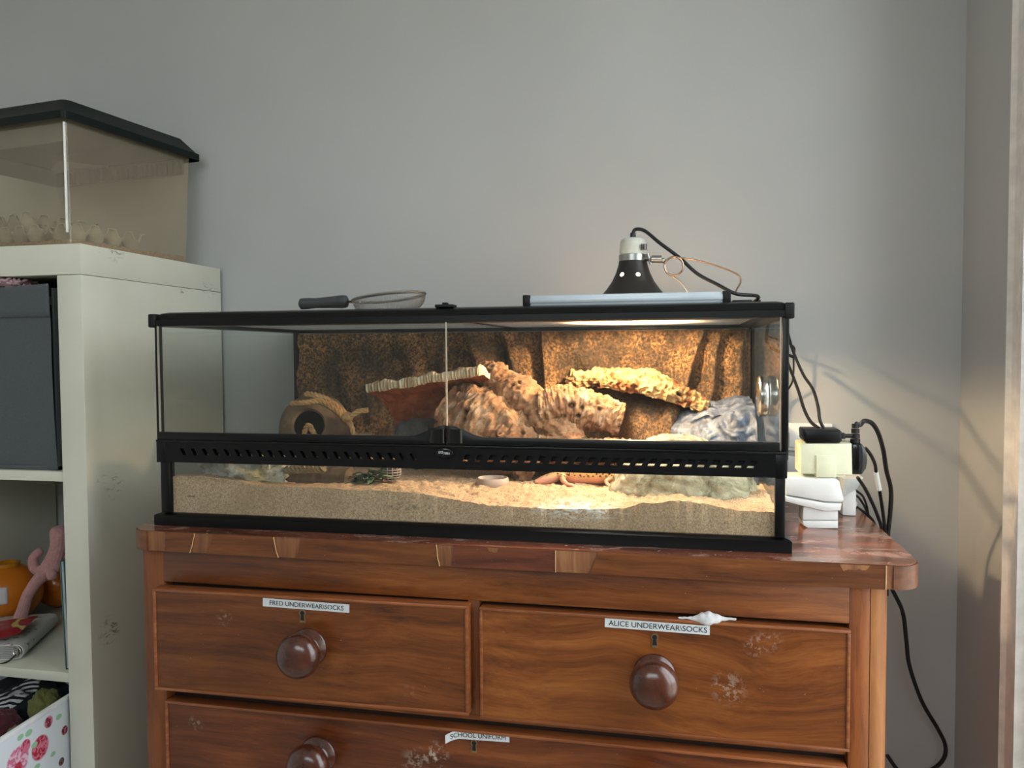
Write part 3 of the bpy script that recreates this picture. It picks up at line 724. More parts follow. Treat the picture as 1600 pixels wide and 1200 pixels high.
# ---------------------------------------------------------------- cork bark
def cork_mat(name, dark, mid, light, inner=False, pits=True, patch=None, pamt=.5):
    t = NT(name); n1 = t.noise(38, 6, .68, .5); c = t.ramp(n1, [(.32, dark), (.5, mid), (.66, light)])
    c = t.mix(t.ramp(t.noise(8, 4, .6), [(.4, .55), (.62, 0.0)]), c, mid)
    if patch: c = t.mix(t.ramp(t.noise(26, 4, .65, .6), [(.48, 0.0), (.60, pamt)]), c, patch)
    if pits:
        c = t.mix(t.attr('pit'), c, rgb(58, 36, 22))  # dark pit bark, with the shade of the hollows painted in
        c = t.mix(t.ramp(t.vor(120), [(.10, .75), (.16, 0.0)]), c, rgb(70, 44, 28))
    t.set(c, .9, 0, .15); t.bump(t.math('ADD', t.noise(120, 6, .75), t.math('MULTIPLY', n1, 2.0)), .9, .003); return t.m
M['cork'] = cork_mat('cork_bark', rgb(104, 70, 48), rgb(156, 120, 90), rgb(206, 184, 160), patch=rgb(134, 92, 68))
M['corkred'] = cork_mat('cork_inner_red', rgb(92, 46, 28), rgb(146, 80, 50), rgb(186, 116, 76), pits=False)
M['corkyel'] = cork_mat('cork_lamp_tinted', rgb(124, 92, 60), rgb(172, 142, 100), rgb(206, 186, 142), patch=rgb(124, 66, 38), pamt=.9)  # bridge cork: some of the lamp's yellow light is put into the colour
M['corkcut'] = cork_mat('cork_cut_edge', rgb(120, 98, 72), rgb(186, 168, 138), rgb(214, 202, 178), pits=False)
def cork(name, axis, radii, label, a0=0.0, a1=2*PI, th=.007, mats=None, seed=1, nu=150, nv=90, squash=(1, 1), ridge=.0022, npits=30, pitr=(.003, .007), lumps=.006, side=Vector((0, 0, 1)), shell=True, group=None, sub=None):
    A = fit(axis, 24); n = len(A); seg = [0]
    for i in range(1, n): seg.append(seg[-1]+(A[i]-A[i-1]).length)
    L = seg[-1]
    def axis_at(u):
        s = u*L; i = min(n-2, int(np.searchsorted(seg, s, side='right')-1)); k = (s-seg[i])/(seg[i+1]-seg[i]+1e-9)
        return A[i].lerp(A[i+1], k), (A[min(i+2, n-1)]-A[max(i-1, 0)]).normalized()
    ru = [k/(len(radii)-1) for k in range(len(radii))]
    rnd = random.Random(seed); pits = [(rnd.random(), rnd.random(), rnd.uniform(*pitr), rnd.uniform(.3, 1)) for _ in range(npits)]
    mb = MB(); lay = mb.bm.verts.layers.float.new('pit')
    def surf(u, v, inner):
        p, T = axis_at(u); B = T.cross(side).normalized(); U = B.cross(T).normalized()
        a = a0+(a1-a0)*v; r = float(np.interp(u, ru, radii))
        d = B*math.cos(a)*squash[0]+U*math.sin(a)*squash[1]
        q = p+d*r
        s = u*L
        rg = ridge*(math.sin(s*430+6*nz(s*22, a*1.3, seed)+2*nz(a*4, s*60, seed))*.55+nz(s*330, a*r*55, seed))
        lm = lumps*.75*(fbm(q.x*30, q.y*30, q.z*30+seed*5, 3))+.0028*fbm(q.x*120, q.y*120, q.z*120+seed, 3)
        fis = -.0022*max(0, mnoise.ridged_multi_fractal(Vector((s*9, a*2.6, seed*3.0)), .9, 2, 3, 1, 2)-1.15)
        if inner: return q+d*(lm*.8-th), 0
        pit = 0
        for pu, pv, pr_, dp in pits:
            dx = (u-pu)*L; da = (v-pv)*(a1-a0)*r; dd = math.hypot(dx, da*1.3)
            if dd < pr_: pit = max(pit, (1-dd/pr_)**.6*dp)
        return q+d*(rg+lm+fis-pit*.0075), min(1, pit*1.5)
    closed = (a1-a0) >= 2*PI-.01
    O = []
    for i in range(nu):
        row = []
        for j in range(nv):
            v = j/(nv if closed else nv-1); q, pt = surf(i/(nu-1)+(.012*nz(v*9, seed*2.2)*(1 if i in (0, nu-1) else 0)), v, False); vv = mb.bm.verts.new(q); vv[lay] = pt; row.append(vv)
        O.append(row)
    jm = nv if closed else nv-1
    for i in range(nu-1):
        for j in range(jm): mb._f((O[i][j], O[i+1][j], O[i+1][(j+1) % nv], O[i][(j+1) % nv]), 0)
    iu = 60; I = [[mb.bm.verts.new(surf(i/(nu-1), j/(nv if closed else nv-1), True)[0]) for j in range(nv)] for i in range(nu)]
    for i in range(nu-1):
        for j in range(jm): mb._f((I[i][j], I[i][(j+1) % nv], I[i+1][(j+1) % nv], I[i+1][j]), 1)
    for i in (0, nu-1):
        for j in range(jm): mb._f((O[i][j], O[i][(j+1) % nv], I[i][(j+1) % nv], I[i][j]), 2)
    if not closed:
        for j in (0, nv-1):
            for i in range(nu-1): mb._f((O[i][j], O[i+1][j], I[i+1][j], I[i][j]), 2)
    o = mb.build(name, mats or [M['cork'], M['corkred'], M['corkcut']], None, True, 70)
    return tag(o, label, 'cork bark', 'cork bark hides in the terrarium')
# front left mound (B)
cork('cork_bark', [at(706, 640, .245), at(765, 668, .225), at(850, 730, .19)], [.048, .058, .048, .036], 'pitted cork bark tube in front, sloping from the door edge to the sand', seed=3, npits=110, pitr=(.0025, .007), lumps=.014, squash=(1, 1.0))
# upper diagonal tube (C)
cork('cork_bark', [at(752, 578, .28), at(800, 612, .25), at(868, 668, .215), at(900, 700, .20)], [.020, .034, .036, .028], 'cork tube leaning behind with its open knobbly end highest', seed=8, npits=26, pitr=(.002, .005), lumps=.010, th=.008)
# lower right tube with big holes (D)
cork('cork_bark', [at(842, 642, .215), at(900, 638, .225), at(970, 658, .235)], [.030, .036, .034, .026], 'cork tube with large round worm holes lying right of centre', seed=12, npits=52, pitr=(.003, .0085), lumps=.007)
cork('cork_bark', [at(840, 700, .185), at(905, 706, .195), at(985, 706, .21)], [.022, .024, .022], 'flat pale cork piece lying lowest under the holed tube', seed=15, npits=16, pitr=(.002, .004), lumps=.004, squash=(1.4, .9))
# lit bridge (F)
cork('cork_bark', [at(888, 594, .345), at(930, 595, .343), at(985, 600, .338), at(1040, 614, .335), at(1104, 640, .335)], [.022, .032, .037, .034, .024], 'yellow-tinted cork bridge glowing under the heat lamp', a0=-.15*PI, a1=1.15*PI, mats=[M['corkyel'], M['corkred'], M['corkyel']], seed=21, npits=12, lumps=.016, th=.010, squash=(1.2, .72), ridge=.0032)
# left plank with ribbed pale cut edge (A): curved sheet, cut edge towards the viewer
def plank():
    mb = MB(); nu, nv = 200, 40
    e0, e1 = at(572, 607, .16), at(747, 580, .16)
    lay = mb.bm.verts.layers.float.new('pit')
    def mid(u, v):
        x = e0.x+(e1.x-e0.x)*u; z = e0.z+(e1.z-e0.z)*u; y = .16
        leg = max(0, 1-u/.85)
        yy = y+.13*math.sin(v*1.45); drop = (1-math.cos(v*1.55))*(.034+.115*leg**1.3)
        return Vector((x+.02*v*(1-u), yy, z-drop+.004*nz(x*30, v*3)))
    th = lambda u, v: (.0150-.006*v)+.0025*nz(u*14, 8)
    top_ = [[None]*nv for _ in range(nu)]; bot = [[None]*nv for _ in range(nu)]
    for i in range(nu):
        for j in range(nv):
            u, v = i/(nu-1), j/(nv-1); c = mid(u, v)
            rib = .0016*abs(nz(u*70, 3.0)) if j == 0 else 0
            top_[i][j] = mb.bm.verts.new(c+Vector((0, -rib, .5*th(u, v)+.009*fbm(c.x*44, c.y*44, 1.1, 4)*(.6+v))))
            bot[i][j] = mb.bm.verts.new(c+Vector((0, -rib+.004*(1 if j == 0 else 0), -.5*th(u, v)-.0035*abs(nz(u*22, v*5, 2)))))
    for i in range(nu-1):
        for j in range(nv-1):
            mb._f((top_[i][j], top_[i+1][j], top_[i+1][j+1], top_[i][j+1]), 0); mb._f((bot[i][j], bot[i][j+1], bot[i+1][j+1], bot[i+1][j]), 1)
    # ribbed edge
    ne = 6
    for i in range(nu-1):
        pa = [top_[i][0]]+[None]*0
    rows = []
    for i in range(nu):
        a, b = top_[i][0].co, bot[i][0].co; r = []
        for k in range(1, ne): 
            q = a.lerp(b, k/ne); q.y -= .0028+.0022*nz(i*.55, k*.12, 4)+.0012*math.sin(i*1.15); r.append(mb.bm.verts.new(q))
        rows.append([top_[i][0]]+r+[bot[i][0]])
    for i in range(nu-1):
        for k in range(ne): mb._f((rows[i][k], rows[i+1][k], rows[i+1][k+1], rows[i][k+1]), 2)
    for i in (0, nu-1):
        for j in range(nv-1): mb._f((top_[i][j], top_[i][j+1], bot[i][j+1], bot[i][j]), 2)
    for i in range(nu-1): mb._f((top_[i][nv-1], top_[i+1][nv-1], bot[i+1][nv-1], bot[i][nv-1]), 0)
    t = NT('ribbed_cork_edge'); n = t.noise(16, 3, .6, 0, vec=t.mapping((22, 1, 1.2))); c = t.ramp(n, [(.38, rgb(150, 128, 98)), (.55, rgb(205, 192, 166)), (.7, rgb(226, 218, 198))])
    t.set(c, .9, 0, .1); t.bump(n, .8, .002)
    return mb.build('cork_bark', [M['cork'], M['corkred'], t.m], None, True, 60)
tag(plank(), 'long curved cork plank on the left with a pale ribbed cut edge', 'cork bark', 'cork bark hides in the terrarium')

# ---------------------------------------------------------------- rocks
def rock(name, c, r, label, mat, seed, amp=.25, fr_=2.2, seg=56, flat=None, cat='rock', detail=.05, cut=None):
    mb = MB()
    def fn(d):
        k = 1+amp*fbm(d.x*fr_+seed, d.y*fr_, d.z*fr_, 3)+detail*fbm(d.x*11+seed, d.y*11, d.z*11, 3)
        return k
    mb.ball(c, r, seg, fn)
    if cut is not None:
        for v in mb.bm.verts: cut(v)
    return tag(mb.build(name, mat, None, True, 80), label, cat)
t = NT('green_resin_rock'); n = t.noise(26, 6, .7, .6); c = t.ramp(n, [(.36, rgb(130, 124, 102)), (.48, rgb(182, 178, 152)), (.60, rgb(216, 212, 186))])
t.set(c, .8, 0, .2); t.bump(t.math('ADD', t.noise(90, 8, .8), t.math('MULTIPLY', n, 1.5)), .8, .005); M['greenrock'] = t.m
t = NT('pale_lichen_rock'); n = t.noise(40, 6, .7, .4); c = t.ramp(n, [(.36, rgb(130, 120, 108)), (.46, rgb(196, 192, 178)), (.60, rgb(224, 224, 212))])
c = t.mix(t.ramp(t.noise(14, 3), [(.52, 0.0), (.66, .6)]), c, rgb(176, 160, 100)); c = t.mix(t.ramp(t.noise(22, 4), [(.60, 0.0), (.68, .85)]), c, rgb(92, 70, 62))
t.set(c, .9, 0, .15); t.bump(t.noise(110, 6, .8), .9, .004); M['palerock'] = t.m
t = NT('blue_grey_resin_rock'); n = t.noise(60, 5, .7); c = t.ramp(n, [(.36, rgb(52, 60, 76)), (.52, rgb(84, 96, 118)), (.66, rgb(128, 138, 156))])
t.set(c, .5, 0, .5); t.bump(t.noise(90, 5, .7), .6, .004); M['bluerock'] = t.m
M['darkrock'] = plain('dark_slate_rock', rgb(74, 74, 76), .85, var=.15, bump=.6, bdist=.003)
gc = at(1066, 742, .12)
def dome_cut(v):
    v.co.z = max(v.co.z, .044)
rock('rock_dome', (gc.x, .140, .046), (.104, .088, .086), 'mossy grey-green dome rock half buried in the sand', M['greenrock'], 4.2, .10, 1.7, 96, detail=.035, cut=dome_cut)
pc = at(388, 742, .08)
rock('lichen_rock', (pc.x+.006, .085, .074), (.078, .058, .046), 'pale lichen-spotted rock at the left end of the sand', M['palerock'], 8.8, .3, 2.4, 56, detail=.10)
rock('slate_stone', tuple(at(652, 690, .27)), (.045, .035, .045), 'dark slate stone in the shade under the ribbed cork plank', M['darkrock'], 2.2, .2, 2.0, 40)
# blue-grey rock ledge: lumpy heightfield body against the right glass
def ledge(u, v):
    x0, x1 = at(1046, 690, .24).x, .893
    x = x0+(x1-x0)*u; k = v
    topz = .176-.034*(1-u)**2+.010*nz(x*34, 1)
    if k < .55:
        s = k/.55; z = .052+(topz-.014-.052)*s; y = .205+.06*s**1.6+.05*(1-u)**2
        w_ = Vector((x*62+.4*nz(x*40, z*40), z*68+.4*nz(x*40, z*40, 5), 1.0)); b = .012*fbm(x*26, z*26, 2.0, 3)+.016*max(0, .75-mnoise.voronoi(w_)[0][0])
        return Vector((x, y-b, z+.004*nz(x*60, z*60)))
    s = (k-.55)/.45; y = .265+.05*(1-u)**2+.120*s*(1-.3*(1-u)**2); z = topz-.014+.016*min(1, s*2.2)+.006*fbm(x*30, y*30, 4, 3)
    return Vector((x, y-.010*abs(nz(x*40, s*4, 2))*(1-s), z))
mb = MB(); mb.grid(ledge, 110, 110)
# close sides and bottom
vs = list(mb.bm.verts)
Lx = [vs[j] for j in range(110)]; 
def closeside(col):
    lo = [mb.bm.verts.new((v.co.x, max(v.co.y, .0), .05)) for v in col]
    for i in range(len(col)-1): mb._f((col[i], col[i+1], lo[i+1], lo[i]))
closeside(Lx); closeside([vs[109*110+j] for j in range(110)])
tag(mb.build('rock_ledge', M['bluerock'], None, True, 80), 'blue-grey knobbly rock ledge against the right end glass', 'rock')

# dish
dc = atz(770, 761, .050); dz = sand_h(dc.x, dc.y)-.0015
M['dish'] = plain('chalky_stoneware', rgb(176, 160, 150), .6, var=.12, nscale=30)
dish = MB().lathe([(0, 0), (.0255, 0), (.0262, .002), (.0242, .0135), (.0225, .0145), (.0215, .0135), (.0200, .006), (0, .005)], 40, Matrix.Translation((dc.x, dc.y, dz))).build('dish', M['dish'], None, True, 50)
tag(dish, 'small round stoneware feeding dish standing on the sand', 'dish')

# coconut-like clay hide with rope
hc = Vector((at(489, 660, .255).x, .265, .122)); HR = .064
hide = empty('clay_hide', (hc.x, hc.y, .058), 'round brown clay hide with a dark entrance hole and rope', 'hide')
t = NT('brown_clay'); n = t.noise(24, 5, .6); t.set(t.ramp(n, [(.35, rgb(84, 66, 52)), (.55, rgb(118, 96, 76)), (.7, rgb(142, 120, 96))]), .8, 0, .2); t.bump(t.noise(120, 4), .4, .002); M['clay'] = t.m
M['claydark'] = plain('clay_interior', rgb(44, 32, 26), .9)
hdir = (CAM-hc).normalized(); hdir = (hdir+Vector((-.22, 0, .12))).normalized()
def hidesurf(rad):
    Z = hdir; X = Vector((0, 0, 1)).cross(Z).normalized(); Y = Z.cross(X)
    def f(u, v):
        a = .47+(PI-.47)*v; b = 2*PI*u
        d = Z*math.cos(a)+(X*math.cos(b)+Y*math.sin(b))*math.sin(a)
        return hc+d*rad*(1+.02*nz(d.x*3, d.y*3, d.z*3))
    return f
mb = MB(); O = mb.grid(hidesurf(HR), 56, 40, True, 0); I = mb.grid(hidesurf(HR-.007), 56, 40, True, 1)
for i in range(56): mb._f((O[i][0], O[(i+1) % 56][0], I[(i+1) % 56][0], I[i][0]), 0)
for v in mb.bm.verts: v.co.z = max(v.co.z, hc.z-HR*.97)
mb.build('shell', [M['clay'], M['claydark']], hide, True, 50, recalc=False)
M['rope'] = wood('jute_rope', rgb(140, 104, 66), rgb(186, 146, 98), rgb(214, 178, 130), 'x', 3, 0, .9)
def rope(pts, r, parent, name='rope', strands=3, twist=260, mat=None):
    A = fit(pts, 14); mb = MB(); s = 0; L = [0]
    for i in range(1, len(A)): L.append(L[-1]+(A[i]-A[i-1]).length)
    for k in range(strands):
        Q = []
        for i, p in enumerate(A):
            T = (A[min(i+1, len(A)-1)]-A[max(i-1, 0)]).normalized(); N = T.cross(Vector((.13, .4, .9))).normalized(); B = T.cross(N); a = twist*L[i]+2*PI*k/strands
            Q.append(p+(N*math.cos(a)+B*math.sin(a))*r*.52)
        mb.tube(Q, r*.56, 6)
    return mb.build(name, mat or M['rope'], parent)
def on_hide(px, py, k=1.04):
    # where the view ray meets the hide's outer ball
    d = _ray(px, py).normalized(); oc = CAM-hc; b = oc.dot(d); c_ = oc.dot(oc)-(HR*k)**2; disc = b*b-c_
    if disc < 0: return CAM+d*(-b)
    return CAM+d*(-b-math.sqrt(disc))
rope([on_hide(478, 616, 1.05), on_hide(500, 620, 1.05), on_hide(522, 632, 1.06), on_hide(540, 648, 1.08), on_hide(546, 662, 1.1)], .0058, hide)
rope([on_hide(455, 631, 1.03), on_hide(478, 629, 1.04), on_hide(500, 627, 1.05), on_hide(524, 640, 1.06), on_hide(540, 656, 1.08)], .0050, hide)
kp = at(541, 652, .215); rope([kp, at(549, 650, .208), at(560, 643, .21), at(575, 641, .215)], .0046, hide)
rope([kp, at(547, 660, .208), at(551, 672, .205), at(553, 684, .205)], .0042, hide)
MB().ball(at(543, 652, .210), (.010, .008, .009), 12, lambda d: 1+.2*nz(d.x*4, d.y*4, d.z*4)).build('knot', M['rope'], hide)
ih = hc+hdir*.047+Vector((0, 0, .010))
rope([ih+Vector((-.012, .0, -.040)), ih+Vector((-.004, -.01, -.018)), ih+Vector((.004, -.012, -.008)), ih+Vector((.010, -.008, -.020)), ih+Vector((.016, 0, -.040))], .0048, hide)
# ladder rung hanging at the front (rope-bound wooden rung) and stick
w = [at(532, 690, .20), at(580, 682, .215)]
mb = MB(); mb.tube(fit([w[0], w[0].lerp(w[1], .5)+Vector((0, 0, .002)), w[1]], 8), [.0075+.001*nz(k*.7) for k in range(17)], 10)
M['palerope'] = wood('pale_rope', rgb(128, 112, 84), rgb(164, 148, 116), rgb(190, 176, 146), 'x', 3, 0, .9)
M['paleWood'] = wood('pale_driftwood', rgb(96, 76, 56), rgb(132, 108, 82), rgb(160, 136, 108), 'x', 2, 0, .85)
tag(mb.build('driftwood_stick', M['paleWood'], None), 'pale short driftwood stick lying right of the clay hide', 'stick')
# wood block half buried, with a length of rope across it
a0, a1 = at(420, 752, .075), at(555, 752, .095)
def log(u, v):
    a = 2*PI*v; c = a0.lerp(a1, u); R = .021+.002*nz(u*5, 1)+.0012*nz(u*30, math.cos(a)*2, math.sin(a)*2)
    e = min(1, min(u, 1-u)*14+.25)
    return Vector((c.x, c.y+R*1.1*math.cos(a)*e, c.z+.001+R*math.sin(a)*e))
mb = MB(); mb.grid(log, 70, 28); 
tag(mb.build('wood_log', wood('weathered_log', rgb(58, 44, 34), rgb(92, 74, 58), rgb(120, 102, 82), 'x', 1.4, 0, .9), None), 'weathered wood log half buried behind the lipped sand at left', 'log')
rp = rope([at(447, 734, .052), at(478, 733, .053), at(508, 733, .058)], .0062, None, 'rope_length', twist=330, mat=M['palerope'])
tag(rp, 'short length of twisted pale rope lying across the weathered log', 'rope')

# artificial plant: dark green leaves
pb = atz(572, 752, .062)
plant = empty('leafy_plant', (pb.x, pb.y, sand_h(pb.x, pb.y)), 'small dark green plastic plant sprawling on the sand under the plank', 'plant')
M['leaf'] = plain('dark_green_leaf', rgb(44, 74, 46), .5, var=.25, nscale=60)
M['leaf2'] = plain('dusty_leaf', rgb(112, 132, 100), .6, var=.2, nscale=60)
rnd = random.Random(5); stem = MB()
for k in range(30):
    a = rnd.uniform(0, 2*PI); ln = rnd.uniform(.012, .024); tl = rnd.uniform(-.1, .7); base = pb+Vector((rnd.uniform(-.024, .024), rnd.uniform(-.014, .014), rnd.uniform(.000, .018)-.004))
    T = Vector((math.cos(a)*math.cos(tl), math.sin(a)*math.cos(tl), math.sin(tl))); Sd = T.cross(Vector((0, 0, 1))).normalized(); U = Sd.cross(T)
    mb = MB(); mb.grid(lambda u, v: base+T*ln*u+Sd*(v-.5)*ln*.42*math.sin(PI*min(1, u*.94+.04))**.8+U*(-.25*ln*u*u+.12*ln*abs(v-.5)), 7, 5)
    o = mb.build('leaf', M['leaf'] if k % 5 else M['leaf2'], plant)
    sm = o.modifiers.new('th', 'SOLIDIFY'); sm.thickness = .0004
    stem.tube([pb+Vector((0, 0, -.004)), (pb+base)/2+Vector((0, 0, .004)), base], .0007, 5)
stem.build('stem', M['leaf'], plant)
# netted seed pod beside it
sp_ = atz(606, 751, .062); sc_ = sp_+Vector((0, .012, .012))
pod = empty('netted_pod', (sp_.x, sp_.y, .06), 'small whitish netted pod beside the dark green plant', 'seed pod')
MB().ball(sc_, (.0155, .014, .0145), 14).build('core', plain('dark_pod', rgb(62, 48, 52), .8), pod)
mb = MB()
for k in range(7):
    z = -.8+1.6*k/6; r = math.sqrt(1-z*z)
    mb.tube([sc_+Vector((.0162*r*math.cos(a), .0146*r*math.sin(a), .0152*z)) for a in [2*PI*j/24 for j in range(25)]], .0009, 5, False)
for j in range(12):
    a = 2*PI*j/12; mb.tube([sc_+Vector((.0162*math.cos(q)*math.cos(a), .0146*math.cos(q)*math.sin(a), .0152*math.sin(q))) for q in [-1.2+2.4*k/10 for k in range(11)]], .0008, 5, False)
mb.build('netting', plain('pale_fibre', rgb(168, 158, 152), .8), pod)

# ---------------------------------------------------------------- leopard-spotted gecko
gx0 = at(887, 748, .165)
G = Vector((gx0.x, .165, .053))
verts = []; edges = []; rads = []
def chain(pts, rs, start=None):
    prev = start
    for p, r in zip(pts, rs):
        verts.append(tuple(G+Vector(p))); rads.append(r); i = len(verts)-1
        if prev is not None: edges.append((prev, i))
        prev = i
    return prev
hip = chain([(.004, 0, .016)], [.0125])
b1 = chain([(.020, -.002, .0165), (.040, -.003, .0175), (.058, .000, .0165)], [.0158, .0170, .0145], hip)
sh = chain([(.070, .006, .0165)], [.0115], b1)
nk = chain([(.078, .014, .018)], [.0088], sh)
hd = chain([(.087, .024, .020), (.095, .034, .019), (.100, .041, .017)], [.0120, .0105, .0062], nk)
chain([(-.008, .001, .014), (-.020, -.004, .011), (-.032, -.010, .008), (-.042, -.016, .006), (-.050, -.020, .005)], [.0078, .0092, .0088, .0060, .0026], hip)
def leg(start, pts, rs, toes_dir):
    e = chain(pts, rs, start); p = Vector(pts[-1])
    for k in range(-2, 3):
        a = toes_dir+k*.42; ln = .0075-.0008*abs(k)
        chain([tuple(p+Vector((math.cos(a)*ln*.55, math.sin(a)*ln*.55, .0002))), tuple(p+Vector((math.cos(a)*ln, math.sin(a)*ln, -.0012)))], [.0011, .0008], e)
leg(hip, [(-.006, -.014, .0155), (-.004, -.022, .0085), (.004, -.027, .0035), (.010, -.028, .0030)], [.0062, .0046, .0032, .0030], -.2)
leg(hip, [(.000, .016, .013), (-.012, .022, .009), (-.012, .026, .003)], [.006, .0044, .0030], 2.2)
leg(sh, [(.068, -.008, .013), (.060, -.015, .008), (.064, -.020, .003)], [.0046, .0036, .0028], -.3)
leg(sh, [(.062, .018, .013), (.056, .026, .008), (.062, .030, .003)], [.0046, .0036, .0028], .8)
me = bpy.data.meshes.new('gecko'); me.from_pydata(verts, edges, [])
gk = link('gecko', me)
smod = gk.modifiers.new('skin', 'SKIN'); 
for i, r in enumerate(rads): me.skin_vertices[0].data[i].radius = (r, r); 
me.skin_vertices[0].data[0].use_root = True
ss = gk.modifiers.new('sub', 'SUBSURF'); ss.levels = 2; ss.render_levels = 3
t = NT('spotted_gecko_skin'); xyz = t.n('ShaderNodeSeparateXYZ'); t.l(t.co(), xyz.inputs[0])
hi = t.ramp(t.math('DIVIDE', t.math('SUBTRACT', xyz.outputs[2], G.z), .035), [(.28, rgb(214, 158, 138)), (.55, rgb(222, 184, 118)), (.9, rgb(226, 196, 104))])
spots = t.math('MULTIPLY', t.ramp(t.vor(230), [(.36, 1.0), (.46, 0.0)]), t.ramp(t.math('DIVIDE', t.math('SUBTRACT', xyz.outputs[2], G.z), .035), [(.36, 0.0), (.46, 1.0)]))
spots = t.math('MULTIPLY', spots, t.ramp(t.noise(90, 2), [(.38, 0.0), (.46, 1.0)]))
c = t.mix(spots, hi, rgb(58, 38, 30)); t.set(c, .5, 0, .35); t.bump(t.vor(900), .4, .0006)
me.materials.append(t.m)
tag(gk, 'yellow-pink spotted gecko lying on the sand beside the dome rock', 'gecko')
for s in (-1, 1):
    d = Vector((.7, .71, 0)); n_ = Vector((d.y, -d.x, 0)); p = G+Vector((.088, .027, .026))+n_*s*.0075
    e = MB().ball(p, .0028, 8).build('eye', M['blackgloss'], gk)

# ---------------------------------------------------------------- dial gauge on the right glass
gp = atx(1203, 619, .8975); gp.y = .150; gp.z = at(1203, 619, .15).z
gauge = empty('dial_gauge', tuple(gp), 'round dial thermometer stuck inside the right end glass', 'thermometer')
A = Matrix.Translation((.8975, gp.y, gp.z)) @ Matrix.Rotation(-PI/2, 4, 'Y')
MB().lathe([(0, 0), (.029, 0), (.030, .002), (.030, .010), (.028, .012), (.026, .012), (.026, .008), (0, .008)], 40, A).build('case', M['chrome'], gauge, True, 40)
t = plain('dial_face', rgb(226, 190, 150), .5); MB().lathe([(0, .0082), (.026, .0082), (.026, .0086), (0, .0086)], 40, A).build('face', t, gauge)
mb = MB(); mb.box((-.0006, -.002, .0087), (.0006, .018, .0092), 0, A @ Matrix.Rotation(.7, 4, 'Z')); mb.build('needle', M['ink'], gauge, False)
MB().lathe([(0, .0128), (.0262, .0118), (.0262, .0112), (0, .0120)], 40, A).build('lens', M['lglass'], gauge)

# ---------------------------------------------------------------- on the lid: sieve, light bar, lamp
# sieve
sv0, sv1 = at(467, 474, .10), at(662, 458, .10)
sieve = empty('sieve', (sv0.x+.1, .10, .3215), 'round wire kitchen sieve with dark grey handle resting on the lid', 'sieve')
h0, h1 = at(468, 475, .10), at(543, 471, .10)
mb = MB(); HP = fit([h0, h0.lerp(h1, .12), h0.lerp(h1, .35), h0.lerp(h1, .7), h0.lerp(h1, .92), h1], 6)
rr = np.interp(np.linspace(0, 1, len(HP)), [0, .06, .25, .4, .75, .93, 1], [.0045, .0085, .0088, .0078, .0102, .0092, .006])
mb.tube(HP, list(rr), 16, True)
M['grip'] = plain('charcoal_rubber_grip', rgb(62, 64, 68), .55, var=.08)
mb.build('handle', M['grip'], sieve)
rc0, rc1 = at(556, 472, .10), at(661, 457, .10)
RC = (rc0+rc1)/2; RX = (rc1-rc0)/2; RY = Vector((0, .056, 0)); RN = RX.normalized().cross(RY.normalized()); 
if RN.z < 0: RN = -RN
mb = MB(); mb.tube([RC+RX*math.cos(a)+RY*math.sin(a) for a in [2*PI*k/56 for k in range(57)]], .0024, 8, False)
mb.build('rim', M['steel'], sieve)
mb = MB(); mb.tube([h1-RX*.02, rc0.lerp(h1, .4), rc0+RX*.04+RY*.2], .0022, 8); mb.tube([h1-RX*.02, rc0+RX*.04-RY*.2], .0018, 8)
mb.build('neck_wire', M['chrome'], sieve)
mb = MB()
mb.grid(lambda u, v: RC+(RX*math.cos(2*PI*u)+RY*math.sin(2*PI*u))*math.sin(v*PI/2)-RN*.030*math.cos(v*PI/2)**.8, 90, 26, True)
o = mb.build('wire_bowl', M['steel'], sieve); wf = o.modifiers.new('wire', 'WIREFRAME'); wf.thickness = .0007; wf.use_even_offset = False
# light bar
b0, b1 = at(817, 473, .03), at(1142, 463, .03)
bar = empty('light_bar', ((b0.x+b1.x)/2, .06, .3215), 'slim silver light bar lying along the front of the lid', 'light')
mb = MB(); mb.box((b0.x+.010, .030, .3218), (b1.x-.010, .105, .3365), .0012); mb.box((b0.x+.010, .0285, .3255), (b1.x-.010, .031, .3328), .0006)
mb.build('housing', M['alu'], bar, True, 30)
for x0, x1 in ((b0.x, b0.x+.0105), (b1.x-.0105, b1.x)):
    MB().box((x0, .028, .3214), (x1, .107, .3370), .0012).build('end_cap', M['blackmatte'], bar)
MB().box((b0.x+.02, .040, .3206), (b1.x-.02, .098, .3214)).build('diffuser', M['led'], bar, False)
# clamp lamp
lx, ly = at(989, 440, .232).x, .232
LAMPX = lx
lamp = empty('clamp_lamp', (lx, ly, .3212), 'black dome clamp lamp with white ceramic socket standing on the lid', 'lamp')
def zl(py): return at(990, py, ly).z
A = Matrix.Translation((lx, ly, 0))
prof = [(.0620, .3215), (.0625, .328), (.0600, .336), (.0485, zl(459.5)), (.0420, zl(452)), (.0335, zl(440)), (.0268, zl(426)), (.0232, zl(414)), (.0222, zl(408)), (.0205, zl(408)), (.0215, zl(414)), (.0250, zl(427)), (.0315, zl(441)), (.0400, zl(453)), (.0465, zl(460.5)), (.0582, .335), (.0612, .327), (.0606, .3215)]
mb = MB(); mb.lathe(prof, 48, A, close=True); mb.build('dome', M['dome'], lamp, True, 50)
for px in (972, 997):  # glowing discs on the closed dome stand in for bulb light through vents
    q = at(px, 429, ly-.024); d = Vector((q.x-lx, 0, 0)); yy = ly-math.sqrt(max(1e-6, .0282**2-(q.x-lx)**2)); q = at(px, 429, yy-.0008)
    Nn = Vector((q.x-lx, q.y-ly, .012)).normalized(); Q = Nn.to_track_quat('Z', 'Y').to_matrix().to_4x4()
    MB().lathe([(0, .0008), (.0036, .0006), (.0038, -.001), (0, -.001)], 16, Matrix.Translation(q) @ Q).build('vent_glow_disc', M['hole'], lamp, True)
